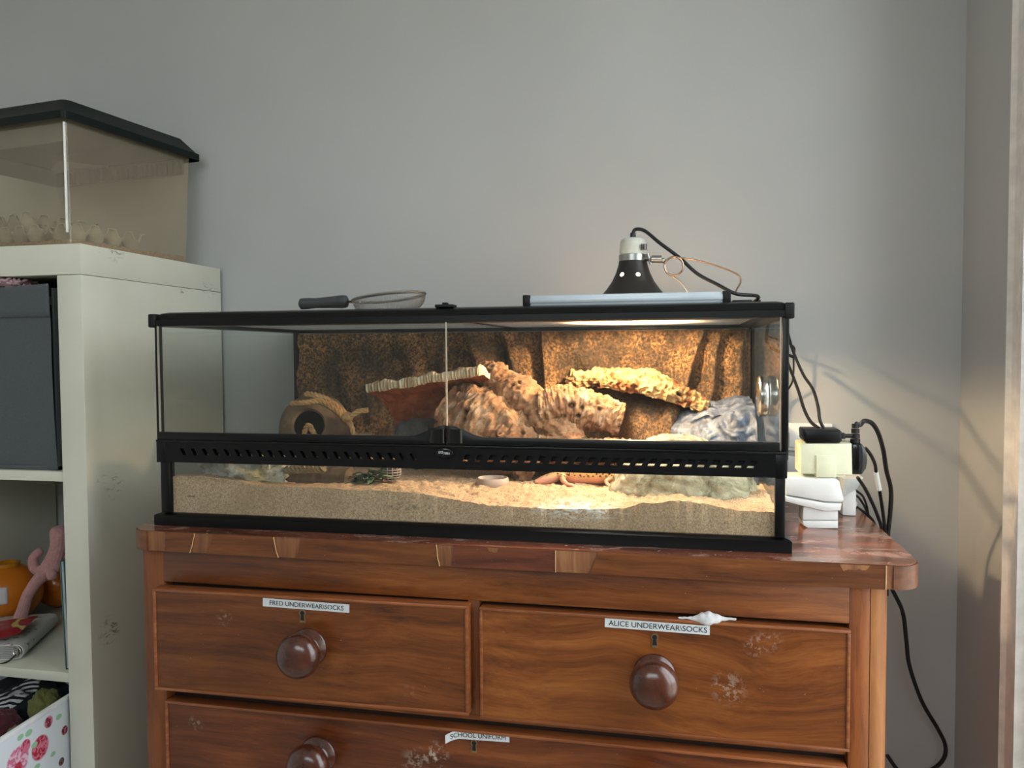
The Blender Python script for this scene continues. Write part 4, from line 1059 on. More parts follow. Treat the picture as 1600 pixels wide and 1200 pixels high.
mb = MB(); mb.lathe([(0, zl(412)), (.0222, zl(412)), (.0225, zl(399)), (.0208, zl(398)), (0, zl(398))], 36, A); mb.build('metal_collar', M['steel'], lamp, True, 40)
mb = MB(); mb.lathe([(0, zl(400)), (.0208, zl(400)), (.0214, zl(394)), (.0208, zl(381)), (.0194, zl(376)), (.0146, zl(372.5)), (0, zl(372))], 36, A); sk = mb.build('socket', M['ceramic'], lamp, True, 40)
mb = MB()
for i, (zz, ss_) in enumerate(((zl(383), 'ES27'), (zl(388), '250V'), (zl(393), 'MAX'))):
    pass
# tiny maker's text block: three short dark dashes of print
for i in range(4):
    q = at(1003+i*2.4, 387, ly-.017)
    mb.box((q.x-.0007, ly-.0210+i*.0008, zl(393)), (q.x+.0006, ly-.0170+i*.0012, zl(384)))
mb.build('print', M['ink'], lamp, False)
MB().ball((lx, ly, .382), (.013, .013, .019), 14).build('bulb', M['bulb'], lamp)
# cord
cp = [Vector((lx, ly, zl(373))), at(990, 362, ly), at(995, 358, ly), at(1008, 361, ly), at(1030, 379, .225), at(1062, 403, .22), at(1090, 428, .215), at(1120, 444, .21), at(1150, 459, .205), at(1185, 464, .23), Vector((.88, .28, .3245)), Vector((.922, .36, .322)), Vector((.926, .40, .27)), at(1245, 560, .40)]
mb = MB(); mb.tube(fit(cp, 10), .0028, 10); mb.build('cord', M['rubber'], lamp)
mb = MB(); mb.lathe([(0, zl(374)), (.005, zl(374)), (.0042, zl(364)), (0, zl(364))], 16, A); mb.build('strain_relief', M['rubber'], lamp)
# wire arm: swivel, coil, long arm, short arm, clamp jaws
cy_ = .215
mb = MB(); mb.tube([Vector((lx+.02, ly-.01, zl(405))), at(1022, 406, cy_)], .0042, 10); mb.tube([at(1018, 405, cy_), at(1034, 405, cy_)], .0058, 12); mb.ball(at(1036, 407, cy_), .0042, 8); mb.tube([at(1012, 396, cy_), at(1017, 413, cy_)], .0022, 8)
mb.build('swivel', M['steel'], lamp)
cc = at(1053, 416, cy_); rr_ = 14/FPX*1.25
coil = []
for k in range(70):
    a = PI*.9-2*PI*2.2*k/69; coil.append(cc+Vector((rr_*math.cos(a), -.004+.006*k/69, rr_*math.sin(a))))
arm = coil+fit([coil[-1], at(1085, 406, cy_), at(1115, 414, cy_), at(1145, 425, cy_), at(1155, 432, cy_), at(1157, 441, cy_), at(1151, 452, cy_), at(1147, 461, cy_)], 6)[1:]
mb = MB(); mb.tube(arm, .0014, 8); mb.tube([at(1034, 407, cy_), coil[0]], .0014, 8); mb.build('spring_arm', M['copper'], lamp)
mb = MB(); mb.tube(fit([cc+Vector((-.004, 0, -rr_)), at(1062, 440, cy_), at(1076, 458, cy_)], 6), .0013, 8); mb.build('spring_arm', M['chrome'], lamp)
j0, j1 = at(1143, 464, .20), at(1187, 465, .21)
mb = MB(); mb.box((j0.x, .190, .3216), (j0.x+.030, .225, .3350), .002)
mb.prism([(j0.x+.024, .3216), (j1.x, .3216), (j1.x, .3355), (j0.x+.034, .3290), (j0.x+.024, .3350)], 0, .03, Matrix(((1, 0, 0, 0), (0, 0, 1, .193), (0, 1, 0, 0), (0, 0, 0, 1))))
mb.build('clamp_jaw', M['blackmatte'], lamp, True, 30)

# ---------------------------------------------------------------- plugs, adaptors and cables on the right
def extr(P, y0, y1, bev=.0015):
    mb = MB(); mb.prism(P, 0, y1-y0, Matrix(((1, 0, 0, 0), (0, 0, 1, y0), (0, 1, 0, 0), (0, 0, 0, 1))), bev); return mb
def outline(pix, Y): return [(at(px, py, Y).x, at(px, py, Y).z) for px, py in pix]
# white transformer plug: upper tray with slanted seam, neck and foot
wy = .150
foot = at(1285, 832, wy); zoff = -foot.z+.0006
def W(pix): return [(x, z+zoff) for x, z in outline(pix, wy)]
wp = empty('white_plug_transformer', (at(1285, 800, wy).x, wy+.03, 0), 'white wedge-shaped plug transformer standing on the chest top', 'plug')
extr(W([(1226, 752), (1304, 751), (1312, 757), (1319, 786), (1316, 790), (1290, 789), (1228, 778)]), wy, wy+.062, .003).build('cover', M['white'], wp, True, 35)
extr(W([(1226, 779.5), (1290, 790.5), (1316, 791.5), (1314, 803), (1290, 804), (1258, 797), (1228, 789)]), wy+.001, wy+.061, .0025).build('body', M['white'], wp, True, 35)
extr(W([(1256, 797), (1290, 804), (1311, 804), (1311, 819), (1255, 819)]), wy+.006, wy+.05, .002).build('neck', M['white'], wp, True, 35)
extr(W([(1255, 820), (1311, 820), (1311, 832), (1264, 832), (1256, 827)]), wy+.006, wy+.05, .002).build('foot', M['white'], wp, True, 35)
ybk = wy+.002
# cream adaptor block on top of it
cz = lambda pix: [(x, z+zoff) for x, z in outline(pix, ybk)]
zt_w = W([(1304, 751)])[0][1]
cb = empty('cream_adaptor', (at(1290, 740, ybk).x, ybk+.03, zt_w), 'cream multi-way plug adaptor stacked on the white transformer', 'adaptor')
extr(cz([(1251, 698), (1331, 698), (1332, 747), (1251, 745)]), ybk, ybk+.058, .002).build('body', M['cream'], cb, True, 35)
extr(cz([(1275, 716), (1306, 716), (1306, 750.5), (1275, 750.5)]), ybk-.003, ybk+.02, .001).build('raised_panel', M['cream'], cb, True, 35)
extr(cz([(1307, 740), (1322, 740), (1322, 750.5), (1307, 750.5)]), ybk+.004, ybk+.03, .001).build('lower_lip', M['cream'], cb, True, 35)
bb = empty('black_power_brick', (at(1285, 698, ybk).x, ybk+.03, cz([(1290, 698)])[0][1]), 'flat black power brick lying on the cream adaptor', 'power supply')
extr(cz([(1258, 676), (1313, 677), (1316, 680), (1316, 694), (1312, 697.4), (1260, 697.4), (1257, 693), (1256, 679)]), ybk+.001, ybk+.052, .003).build('case', M['black'], bb, True, 35)
mb = MB(); mb.box((at(1316, 690, ybk).x, ybk+.012, cz([(1316, 692)])[0][1]), (at(1324, 690, ybk).x, ybk+.026, cz([(1316, 683)])[0][1]), .001); mb.tube([Vector((at(1323, 688, ybk).x, ybk+.019, cz([(1323, 688)])[0][1])), Vector((at(1336, 688, ybk).x, ybk+.02, cz([(1336, 688)])[0][1]))], .0030, 8)
mb.build('connector', M['rubber'], bb, True, 30)
bp = empty('black_plug', (at(1345, 725, ybk).x, ybk+.03, cz([(1345, 747)])[0][1]), 'black moulded mains plug on the right side of the cream adaptor', 'plug')
extr(cz([(1333, 699), (1348, 699), (1355, 708), (1357, 725), (1355, 738), (1349, 747), (1333, 747)]), ybk+.004, ybk+.05, .004).build('body', M['blackgloss'], bp, True, 35)
mb = MB(); c0 = Vector((at(1342, 700, ybk).x, ybk+.024, cz([(1342, 700)])[0][1])); c1 = Vector((c0.x, c0.y, cz([(1342, 668)])[0][1]))
for k in range(4):
    mb.tube([c0.lerp(c1, k/4), c0.lerp(c1, k/4+.21)], .0068-.0006*k, 12)
mb.build('cable_boot', M['rubber'], bp, True, 35)
# wall socket
sA, sB = at(1231, 661, .440), at(1300, 745, .440)
ws = empty('wall_socket', ((sA.x+sB.x)/2, .445, sB.z), 'white double wall socket behind the adaptors', 'socket')
MB().box((sA.x, .4385, at(1231, 704, .44).z), (sB.x, .4468, sA.z), .002).build('face_plate', M['white'], ws)
q0, q1 = at(1233, 676, .438), at(1256, 699, .438)
MB().box((q0.x, .4355, q1.z), (q1.x, .4388, q0.z), .001).build('switch', M['white'], ws)
MB().box((sA.x, .4385, sB.z), (sB.x, .4468, at(1231, 712, .44).z), .002).build('face_plate', M['white'], ws)
# white plug at the back of the top, translucent cable cover
yq = .31
tp = empty('white_plug', (at(1335, 790, yq).x, yq, 0), 'small white plug lying behind the transformer near the back edge', 'plug')
P = [(at(1316, 775, yq).x, at(1316, 775, yq).z), (at(1330, 776, yq).x, at(1330, 776, yq).z), (at(1341, 790, yq).x, at(1341, 790, yq).z), (at(1337, 799, yq).x, at(1337, 799, yq).z), (at(1314, 797, yq).x, at(1314, 797, yq).z)]
zmin = min(p[1] for p in P); P = [(x, z-zmin+.0012) for x, z in P]
extr(P, yq, yq+.03, .002).build('body', M['white'], tp, True, 30)
yq2 = .25
P = [(at(1316, 747, yq2).x, at(1316, 747, yq2).z), (at(1350, 747, yq2).x, at(1350, 747, yq2).z), (at(1340, 764, yq2).x, at(1340, 764, yq2).z), (at(1316, 778, yq2).x, at(1316, 778, yq2).z)]
zl0 = min(p[1] for p in P)
vs_ = empty('pale_plug_block', (P[0][0], yq2+.02, 0), 'pale grey plug block standing behind the cream adaptor', 'plug')
extr(P, yq2, yq2+.04, .003).build('body', plain('frosted_plastic', rgb(205, 212, 212), .4), vs_, True, 30)
MB().box((P[0][0]+.002, yq2+.006, .0008), (P[0][0]+.022, yq2+.034, zl0+.012), .002).build('foot', M['white'], vs_)
# cables
def cable(pts, r, label, name='power_cable', mat=None, cat='cable', group='black cables beside the terrarium'):
    mb = MB(); mb.tube(fit(pts, 10), r, 8); o = mb.build(name, mat or M['rubber'], None); return tag(o, label, cat, group)
HX = 1.068
btop = cz([(1290, 676)])[0][1]
cable([Vector((.926, .42, .285)), at(1238, 540, .42), at(1240, 560, .42), at(1239, 592, .42), at(1233, 606, .425), at(1227, 614, .43), at(1215, 640, .435)], .0017, 'thin black wire hooking back behind the terrarium\'s right edge')
cable([at(1231, 520, .40), at(1239, 548, .36), at(1255, 585, .28), at(1270, 608, .23), at(1278, 635, .20), at(1281, 656, .185), Vector((at(1287, 676, ybk+.03).x, ybk+.03, btop-.001))], .0024, 'black cable bowing out farthest right down to the power brick')
cable([at(1228, 560, .40), at(1238, 585, .36), at(1248, 612, .30), at(1256, 638, .24), at(1266, 658, .21), Vector((at(1279, 676, ybk+.03).x, ybk+.03, btop-.001))], .0026, 'black cable falling closest to the terrarium into the power brick')
cable([c1+Vector((0, 0, -.001)), at(1344, 664, .178), at(1350, 658, .18), at(1362, 661, .19), at(1372, 676, .21), at(1380, 703, .24), at(1385, 735, .27), at(1392, 765, .29), at(1391, 800, .30), at(1387, 840, .31), at(1388, 880, .33), at(1392, 915, .35), at(1410, 955, .37), at(1416, 1000, .38), at(1421, 1040, .385), at(1440, 1095, .39), at(1466, 1140, .40), at(1477, 1165, .40), at(1474, 1186, .40), at(1455, 1203, .40), at(1420, 1215, .40), at(1402, 1202, .40), at(1386, 1180, .40)], .0034, 'black cable arching from the plug and looping down beside the chest')
cable([at(1352, 700, .20), at(1360, 710, .21), at(1367, 725, .225), at(1369, 738, .235), at(1374, 765, .25), at(1378, 790, .27), at(1383, 830, .29), at(1386, 880, .30), at(1386, 930, .31)], .0026, 'black cable with a white sleeve running down from the plug')
sl = MB(); sl.tube(fit([at(1368.5, 737, .235), at(1371, 750, .242), at(1374, 765, .25)], 6), .0038, 10)
tag(sl.build('cable_sleeve', M['white'], None), 'white tape sleeve wrapped round one black cable by the wall', 'sleeve')
cable([at(1340, 746, .22), at(1352, 764, .24), at(1363, 786, .26), at(1372, 808, .28), at(1378, 830, .29), at(1381, 880, .30)], .0026, 'black cable slanting from under the black plug to the back edge')
cable([at(1336, 791, .33), at(1345, 797, .345), at(1356, 805, .36), at(1366, 818, .37), at(1376, 845, .38)], .0026, 'short black cable leaving the small white plug')
cable([at(1330, 772, .27), at(1340, 776, .30), at(1350, 790, .32), at(1356, 806, .34), at(1362, 826, .35)], .0018, 'thin black wire curving behind the pale plug block, the lower of two')
cable([at(1338, 767, .28), at(1348, 775, .30), at(1354, 790, .32), at(1357, 805, .34), at(1362, 822, .35)], .0018, 'thin black wire curving behind the pale plug block, the upper of two')

# ---------------------------------------------------------------- bookcase
BXR = -.159; BYF = .048; BYB = .438; BZT = .436
t = NT('white_foil_board'); n = t.noise(6, 3); c = t.ramp(n, [(.3, rgb(212, 212, 196)), (.7, rgb(222, 222, 207))])
def scuff(px, py, r, amt, X=BXR, th=.55, cc=rgb(70, 66, 60), nsc=110):
    global c
    p = atx(px, py, X)-Vector((-.55, .24, FLOOR_Z)); k = t.math('MULTIPLY', t.blob(tuple(p), r, .7, (1, 1, 1)), t.ramp(t.noise(nsc, 5, .7, .8, vec=t.mapping((1, .5, 1.6))), [(th, 0.0), (th+.06, 1.0)])); c = t.mix(t.math('MULTIPLY', k, amt), c, cc)
scuff(172, 985, .030, .75, th=.52); scuff(180, 760, .028, .55); scuff(160, 745, .02, .4); scuff(180, 388, .028, .8); scuff(150, 384, .014, .6); scuff(285, 455, .012, .7); scuff(325, 450, .03, .35)
t.set(c, .22, 0, .5, .25, .12); t.bump(t.noise(300, 3), .03, .0004); M['foil'] = t.m
bc_ = empty('bookcase', (-.55, .24, FLOOR_Z), 'tall white cube bookcase standing left of the chest', 'bookcase')
ctr = -.583
MB().box((-1.008, BYF, BZT-.049), (BXR, BYB, BZT), .0012).build('top_board', M['foil'], bc_, True, 30)
for x0 in (BXR-.0455, -1.008):
    MB().box((x0, BYF, FLOOR_Z), (x0+.0455, BYB, BZT-.0496), .0012).build('side_panel', M['foil'], bc_, True, 30)
MB().box((-1.008, BYF+.002, FLOOR_Z+.001), (BXR, BYB, FLOOR_Z+.05), .001).build('bottom_board', M['foil'], bc_, True, 30)
XI = BXR-.0455
MB().box((ctr-.008, BYF+.002, FLOOR_Z+.05), (ctr+.008, BYB, BZT-.0496), .0006).build('divider', M['foil'], bc_, True, 30)
sh_z = [(.0525, .0685), (-.2795, -.2635), (-.611, -.595)]
for z0, z1 in sh_z:
    MB().box((ctr+.0085, BYF+.002, z0), (XI-.0003, BYB, z1), .0006).build('shelf', M['foil'], bc_, True, 30)
    MB().box((-.962, BYF+.002, z0), (ctr-.0085, BYB, z1), .0006).build('shelf', M['foil'], bc_, True, 30)
# grey fabric bin with pink fluffy throw
zs = .0688
b_x1 = at(83, 600, BYF+.006).x; b_x0 = ctr+.014
gb = empty('fabric_bin', ((b_x0+b_x1)/2, .24, zs), 'slate grey fabric storage bin in the top cubby of the bookcase', 'storage bin')
M['fab'] = plain('slate_fabric', rgb(78, 84, 88), .95, var=.05, nscale=400, bump=.3, bdist=.0008, sheen=.2)
ztb = at(60, 446, BYF+.006).z
def front(u, v):
    x = b_x0+(b_x1-b_x0)*u; z = zs+.001+(ztb-zs)*v
    return Vector((x, BYF+.004+.006*math.sin(PI*u)*(1-v)+.004*nz(x*9, z*9, 1)+.010*max(0, .55-v-(.9-u)*.35), z+(-.006*math.sin(PI*u) if v > .98 else 0)))
mb = MB(); mb.grid(front, 40, 40); mb.build('front_panel', M['fab'], gb)
mb = MB(); mb.box((b_x0, BYF+.012, zs+.001), (b_x1, .425, zs+.006)); mb.box((b_x0, BYF+.012, zs+.001), (b_x0+.004, .425, ztb-.004)); mb.box((b_x1-.004, BYF+.012, zs+.001), (b_x1, .425, ztb-.004)); mb.box((b_x0, .421, zs+.001), (b_x1, .425, ztb-.004))
mb.build('side_wall', M['fab'], gb, False)
zh = at(60, 497, BYF+.004).z
mb = MB(); mb.grid(lambda u, v: front(u, (zh-zs+(ztb-zh)*v)/(ztb-zs))+Vector((0, -.003, .001)), 40, 6); 
o = mb.build('folded_hem', M['fab'], gb); sm = o.modifiers.new('t', 'SOLIDIFY'); sm.thickness = .0022
# fluffy
t = plain('pink_fleece', rgb(206, 172, 178), .95, var=.1, sheen=.3)
mb = MB(); rnd = random.Random(3); fc = at(4, 444, BYF+.05)
mb.ball((fc.x-.012, BYF+.030, ztb-.012), (.085, .050, .042), 20, lambda d: 1+.12*nz(d.x*5, d.y*5, d.z*5))
for k in range(420):
    a = rnd.uniform(0, 2*PI); h = rnd.uniform(.05, 1); d = Vector((math.cos(a)*math.sqrt(1-h*h), math.sin(a)*math.sqrt(1-h*h), h)); p = Vector((fc.x-.012+.085*d.x, BYF+.030+.050*d.y, ztb-.012+.042*d.z))
    e = p+d*.010+Vector((rnd.uniform(-.008, .008), rnd.uniform(-.008, .008), rnd.uniform(-.006, .002)))
    mb.tube([p, p.lerp(e, .5)+Vector((rnd.uniform(-.003, .003), rnd.uniform(-.003, .003), .002)), e], [.0022, .0018, .0008], 5)
for v in mb.bm.verts:
    if v.co.y > BYF-.0035: v.co.z = min(v.co.z, BZT-.0505)
    if v.co.z < ztb+.002: v.co.y = max(v.co.y, BYF+.013)
tag(mb.build('fleece_throw', t, None), 'fluffy pink fleece bulging over the grey fabric bin', 'throw')

# middle cubby
zs = -.2633
# white ring album
al = empty('photo_album', (-.33, .2, zs), 'white patterned ring album lying on the bookcase shelf', 'album')
A = Matrix.Translation((at(28, 1022, .085).x, .078, zs)) @ Matrix.Rotation(math.radians(24), 4, 'Z')
mb = MB(); mb.box((-.20, 0, .001), (.0, .165, .0030), .0012, A); mb.box((-.20, 0, .0255), (.0, .165, .0275), .0012, A)
mb.bm.transform(Matrix.Identity(4))
t = NT('speckled_white_card'); t.set(t.mix(t.ramp(t.noise(70, 2, .4), [(.62, 0.0), (.66, .8)]), rgb(206, 206, 204), rgb(120, 120, 122)), .6)
pr = [(-.0, .001), (.010, .003), (.0145, .0085), (.0155, .014), (.0145, .020), (.010, .0255), (0, .0275), (0, .0255), (.009, .0235), (.0125, .0195), (.0135, .014), (.0125, .009), (.009, .005), (0, .003)]
mb.build('cover', t.m, al, True, 30)
mb = MB(); 
for k in range(7): mb.box((-.196, .003, .0040+.003*k), (.004, .162, .0062+.003*k), 0, A)
mb.build('pages', plain('album_pages', rgb(170, 168, 166), .7), al, False)
mb = MB(); mb.prism([(p[0], p[1]) for p in pr], 0, .165, A @ Matrix(((1, 0, 0, -.001), (0, 0, 1, 0), (0, 1, 0, 0), (0, 0, 0, 1)))); mb.build('spine', t.m, al, True, 40)
mb = MB(); cr = A @ Vector((.004, -.004, .015)); mb.tube([cr+Vector((.008*math.cos(a), .002, .008*math.sin(a))) for a in [2*PI*k/20 for k in range(21)]], .0012, 6, False); mb.build('ring', M['chrome'], al)
mb = MB(); mb.tube(fit([cr+Vector((0, 0, -.004)), cr+Vector((-.006, -.010, -.012)), cr+Vector((-.018, -.016, -.0155)), cr+Vector((-.026, -.018, -.0160))], 6), .0016, 6); mb.build('ribbon', M['rubber'], al)
# red packet on the album
pk = A @ Vector((-.075, .05, .0283))
def packet(u, v, s):
    a = (u-.5)*2; b = (v-.5)*2; e = max(0, (1-a**4)*(1-b**4)); return Vector((a*.080, b*.052, .006+s*.009*e+.003*a*a+.002*nz(a*3, b*3, 1)))
mb = MB(); mb.grid(lambda u, v: packet(u, v, 1), 30, 24); mb.grid(lambda u, v: packet(u, v, -.6), 30, 24)
t = NT('red_snack_wrapper'); k = t.ramp(t.noise(16, 2, .5, .8), [(.52, 0.0), (.56, 1.0)]); k2 = t.ramp(t.noise(30, 2), [(.56, 0.0), (.6, 1.0)])
t.set(t.mix(k2, t.mix(k, rgb(140, 24, 34), rgb(196, 188, 112)), rgb(150, 30, 40)), .3)
tag(mb.build('snack_packet', t.m, None, xf=Matrix.Translation(pk) @ Matrix.Rotation(.45, 4, 'Z') @ Matrix.Rotation(-.08, 4, 'Y')), 'shiny red and yellow snack packet lying on the white album', 'packet')
# orange translucent tubs
def orange(name):
    t = NT(name); t.set(rgb(230, 132, 34), .2, 0, .5, 0, trans=.25); return t.m
M['orange'] = orange('translucent_orange_plastic')
def tub(cx, cy, R, tilt, label, paper):
    o = empty('plastic_tub', (cx, cy, zs), label, 'tub', 'orange tubs on the middle shelf')
    Rm = Matrix.Translation((cx, cy, zs+R*.93)) @ Matrix.Rotation(tilt, 4, 'X')
    prof = []
    for k in range(21):
        a = -PI/2+.30+(PI-.62)*k/20; prof.append((R*math.cos(a), R*.93*math.sin(a)))
    prof = [(0, prof[0][1])]+prof+[(prof[-1][0]-.004, prof[-1][1])]+[(max(.001, p[0]-.003), p[1]*.96) for p in reversed(prof[1:])]
    MB().lathe(prof, 40, Rm).build('bowl', M['orange'], o, True, 50)
    zt = R*.93*math.sin(PI/2-.32); rt_ = R*math.cos(PI/2-.32)
    MB().lathe([(rt_-.003, zt-.002), (rt_+.004, zt-.001), (rt_+.004, zt+.005), (rt_-.003, zt+.006)], 40, Rm, True).build('rim', plain('orange_rim', rgb(196, 130, 20), .3), o)
    if paper:
        mb = MB(); mb.grid(lambda u, v: Rm @ Vector(((R+.001)*math.cos(v*.55-.1)*math.cos(-PI/2+.42+.75*(u-.5)), (R+.001)*math.cos(v*.55-.1)*math.sin(-PI/2+.42+.75*(u-.5)), (R+.001)*.93*math.sin(v*.55-.1))), 12, 10)
        q = mb.build('paper_tag', plain('creased_paper', rgb(214, 210, 214), .8, bump=.4, nscale=20), o); q.modifiers.new('t', 'SOLIDIFY').thickness = .0006
    return o
c1_ = at(10, 920, .23); c2_ = at(92, 930, .33)
tub(c1_.x-.008, .24, .062, 0, 'rounded orange translucent tub with a white paper tag', True)
tub(c2_.x-.008, .345, .050, 0, 'orange tub at the back, half hidden behind the soft toy', False)
# soft toy: simple pink knitted toy with long arm and leg
G2 = at(80, 880, .25)
verts = []; edges = []; rads = []; G = G2
hp = chain([(0, 0, -.012)], [.019])
nk2 = chain([(.006, .004, .010), (.012, .008, .034)], [.018, .015], hp)
chain([(.014, .008, .056), (.014, .008, .074)], [.021, .015], nk2)
chain([(-.018, -.006, -.018), (-.032, -.008, -.010), (-.038, -.004, .010), (-.026, .008, .024)], [.012, .011, .010, .008], hp)
chain([(-.006, -.030, -.026), (-.014, -.046, -.052), (-.022, -.050, -.085), (-.026, -.056, -.098)], [.0115, .0105, .0120, .0135], hp)
chain([(.014, -.016, -.016), (.024, -.022, -.022)], [.011, .009], hp)
me = bpy.data.meshes.new('soft_toy'); me.from_pydata(verts, edges, []); toy = link('soft_toy', me); toy.modifiers.new('skin', 'SKIN')
for i, r in enumerate(rads): me.skin_vertices[0].data[i].radius = (r, r)
me.skin_vertices[0].data[0].use_root = True
toy.modifiers.new('sub', 'SUBSURF').render_levels = 2; toy.modifiers['sub'].levels = 2
me.materials.append(plain('pink_plush', rgb(196, 146, 146), .95, var=.06, bump=.3, nscale=150, sheen=.3))
tag(toy, 'faded pink plush toy sitting across the orange tubs', 'soft toy')
# upright books at the right side of the cubby
def book(x1, w, y0, d, h, lean, colr, label, pic):
    o = empty('picture_book', (x1-w/2, y0+d/2, zs), label, 'book', 'picture books against the bookcase side')
    A = Matrix.Translation((x1, y0, zs+.0006)) @ Matrix.Rotation(lean, 4, 'Y')
    mb = MB(); mb.box((-w, 0, 0), (-w+.0016, d, h), .0004, A); mb.box((-.0016, 0, 0), (0, d, h), .0004, A); mb.box((-w, d-.0016, 0), (0, d, h), .0004, A)
    mb.build('cover', colr, o, False)
    MB().box((-w+.0016, .002, .002), (-.0016, d-.002, h-.002), 0, A).build('pages', pic, o, False)
t = NT('blue_green_landscape_cover'); xyz = t.n('ShaderNodeSeparateXYZ'); t.l(t.co(), xyz.inputs[0]); t.set(t.ramp(t.math('MULTIPLY', xyz.outputs[2], 5.0), [(.35, rgb(40, 74, 38)), (.5, rgb(64, 106, 66)), (.6, rgb(80, 130, 170)), (.9, rgb(60, 100, 150))]), .4)
pgs = plain('book_pages', rgb(176, 186, 186), .8)
book(XI-.001, .0055, .062, .20, .176, 0, t.m, 'thin picture book with green and blue cover, against the bookcase side', plain('dark_pages', rgb(60, 90, 70), .8))
book(XI-.0075, .0085, .060, .21, .182, -.03, plain('teal_book_cover', rgb(70, 110, 112), .45), 'teal picture book leaning beside the green and blue one', pgs)

# floral box pulled out of the lower cubby
zb_t = at(107, 1088, .052).z
pA = Vector((at(107, 1088, .052).x-.001, .052, 0)); pB = atz(-6, 1160, zb_t); pB.z = 0
dirv = (pA-pB).normalized(); inn = Vector((-dirv.y, dirv.x, 0))
fb = empty('floral_box', tuple(pA+Vector((-.15, 0, -.594))), 'white rose-printed fabric box pulled out of the lower cubby', 'storage box')
t = NT('rose_print_fabric')
base = rgb(218, 224, 232)
# roses: concentric petals round scattered centres (flat print)
inv = Matrix(((dirv.x, dirv.y, 0), (0, 0, 1), (inn.x, inn.y, 0)))
def fl(px, py):
    # point on the side of the box
    n = inn; d = _ray(px, py); p0_ = pA; k = (Vector((p0_.x, p0_.y, 0))-CAM).dot(n)/d.dot(n); return CAM+d*k
c = base
def rose(px, py, r, c_out, c_in):
    global c
    p = tuple(fl(px, py)-ORG[fb.name]); m_ = t.blob(p, r, .15); nn = t.noise(75, 3, .5, 1.4)
    edge = t.math('MULTIPLY', m_, t.ramp(t.math('ADD', t.math('MULTIPLY', m_, .35), nn), [(.46, 0.0), (.50, 1.0)]))
    c = t.mix(edge, c, t.mix(t.ramp(t.noise(110, 2, .5, 1.0), [(.47, 0.0), (.53, 1.0)]), c_out, c_in))
def leafp(px, py, r):
    global c
    p = tuple(fl(px, py)-ORG[fb.name]); c = t.mix(t.blob(p, r, .1, (1, 1, 1.5)), c, rgb(150, 196, 160))
leafp(45, 1145, .008); leafp(32, 1152, .007); leafp(92, 1120, .007); leafp(83, 1178, .006); leafp(58, 1198, .007)
rose(28, 1190, .024, rgb(206, 112, 146), rgb(226, 186, 204)); rose(63, 1168, .020, rgb(176, 30, 54), rgb(214, 120, 146)); rose(40, 1166, .011, rgb(210, 110, 140), rgb(176, 40, 70)); rose(76, 1128, .010, rgb(206, 120, 146), rgb(120, 36, 56)); rose(101, 1141, .008, rgb(196, 110, 140), rgb(130, 40, 64)); rose(28, 1200, .009, rgb(180, 40, 60), rgb(190, 60, 80))
leafp(54, 1164, .007); rose(96, 1190, .007, rgb(110, 50, 56), rgb(90, 100, 90))
t.set(c, .8); t.bump(t.noise(500, 2), .2, .0004); M['floral'] = t.m
Wb, Lb, Hb = .285, .34, .30
Zb = -.5945
def bq(a, b, z): return pB+dirv*a+inn*b+Vector((0, 0, z))
LL = (pA-pB).length; x_b = .30
def slab(a0, a1, b0, b1, z0, z1, bev=.001):
    mb = MB(); Mx = Matrix(((dirv.x, inn.x, 0, pB.x), (dirv.y, inn.y, 0, pB.y), (0, 0, 1, 0), (0, 0, 0, 1))); mb.box((a0, b0, z0), (a1, b1, z1), bev, Mx); return mb
a_lo, a_hi = 0.02-.03, 0.02-.03+.34
slab(a_lo, a_hi, 0, .004, Zb, zb_t).build('side_panel', M['floral'], fb, True, 30)
slab(a_lo, a_hi, Wb-.004, Wb, Zb, zb_t).build('side_panel', M['floral'], fb, True, 30)
slab(a_lo, a_lo+.004, .004, Wb-.004, Zb, zb_t).build('end_panel', M['floral'], fb, True, 30)
slab(a_hi-.004, a_hi, .004, Wb-.004, Zb, zb_t).build('end_panel', M['floral'], fb, True, 30)
slab(a_lo, a_hi, .004, Wb-.004, Zb, Zb+.004).build('base_panel', M['floral'], fb, True, 30)
mb = slab(a_lo-.001, a_hi+.001, -.0012, .0052, zb_t-.006, zb_t+.0012, .0008); mb.build('piping', plain('white_binding', rgb(226, 228, 230), .7), fb, True, 30)
# clothes in the box
def cloth_blob(px, py, Y, r, label, mat, seed, name):
    p = at(px, py, Y); mb = MB()
    mb.ball(p, r, 36, lambda d: 1+.22*fbm(d.x*2.2+seed, d.y*2.2, d.z*2.2, 3)+.05*nz(d.x*9, d.y*9+seed, d.z*9))
    return tag(mb.build(name, mat, None, True, 80), label, 'clothing', 'clothes in the rose-printed box')
t = NT('black_shirt_white_stripes'); pc_ = at(8, 1092, .10)
d = t.n('ShaderNodeVectorMath', operation='SUBTRACT'); t.l(t.co(), d.inputs[0]); d.inputs[1].default_value = tuple(at(2, 1112, .08))
sx_ = t.n('ShaderNodeSeparateXYZ'); t.l(d.outputs[0], sx_.inputs[0])
ang = t.math('ADD', t.math('MULTIPLY', sx_.outputs[2], 1.0), t.math('MULTIPLY', t.math('MULTIPLY', sx_.outputs[0], sx_.outputs[0]), 9.0))
stripe = t.math('GREATER_THAN', t.math('FRACT', t.math('MULTIPLY', ang, 170.0)), .52)
pm = t.blob(tuple(at(6, 1093, .09)), .024, .06, (1, .3, 1.15))
t.set(t.mix(t.math('MULTIPLY', stripe, pm), rgb(20, 21, 28), rgb(214, 214, 214)), .95, sheen=.1); M['shirt'] = t.m
cloth_blob(26, 1112, .15, (.105, .085, .06), 'black shirt with white striped motif crumpled in the box', M['shirt'], 1.0, 'shirt')
cloth_blob(70, 1106, .09, (.026, .022, .030), 'olive green garment bunched at the right of the box', plain('olive_cotton', rgb(112, 114, 58), .9, bump=.3, sheen=.2), 6.0, 'olive_garment')
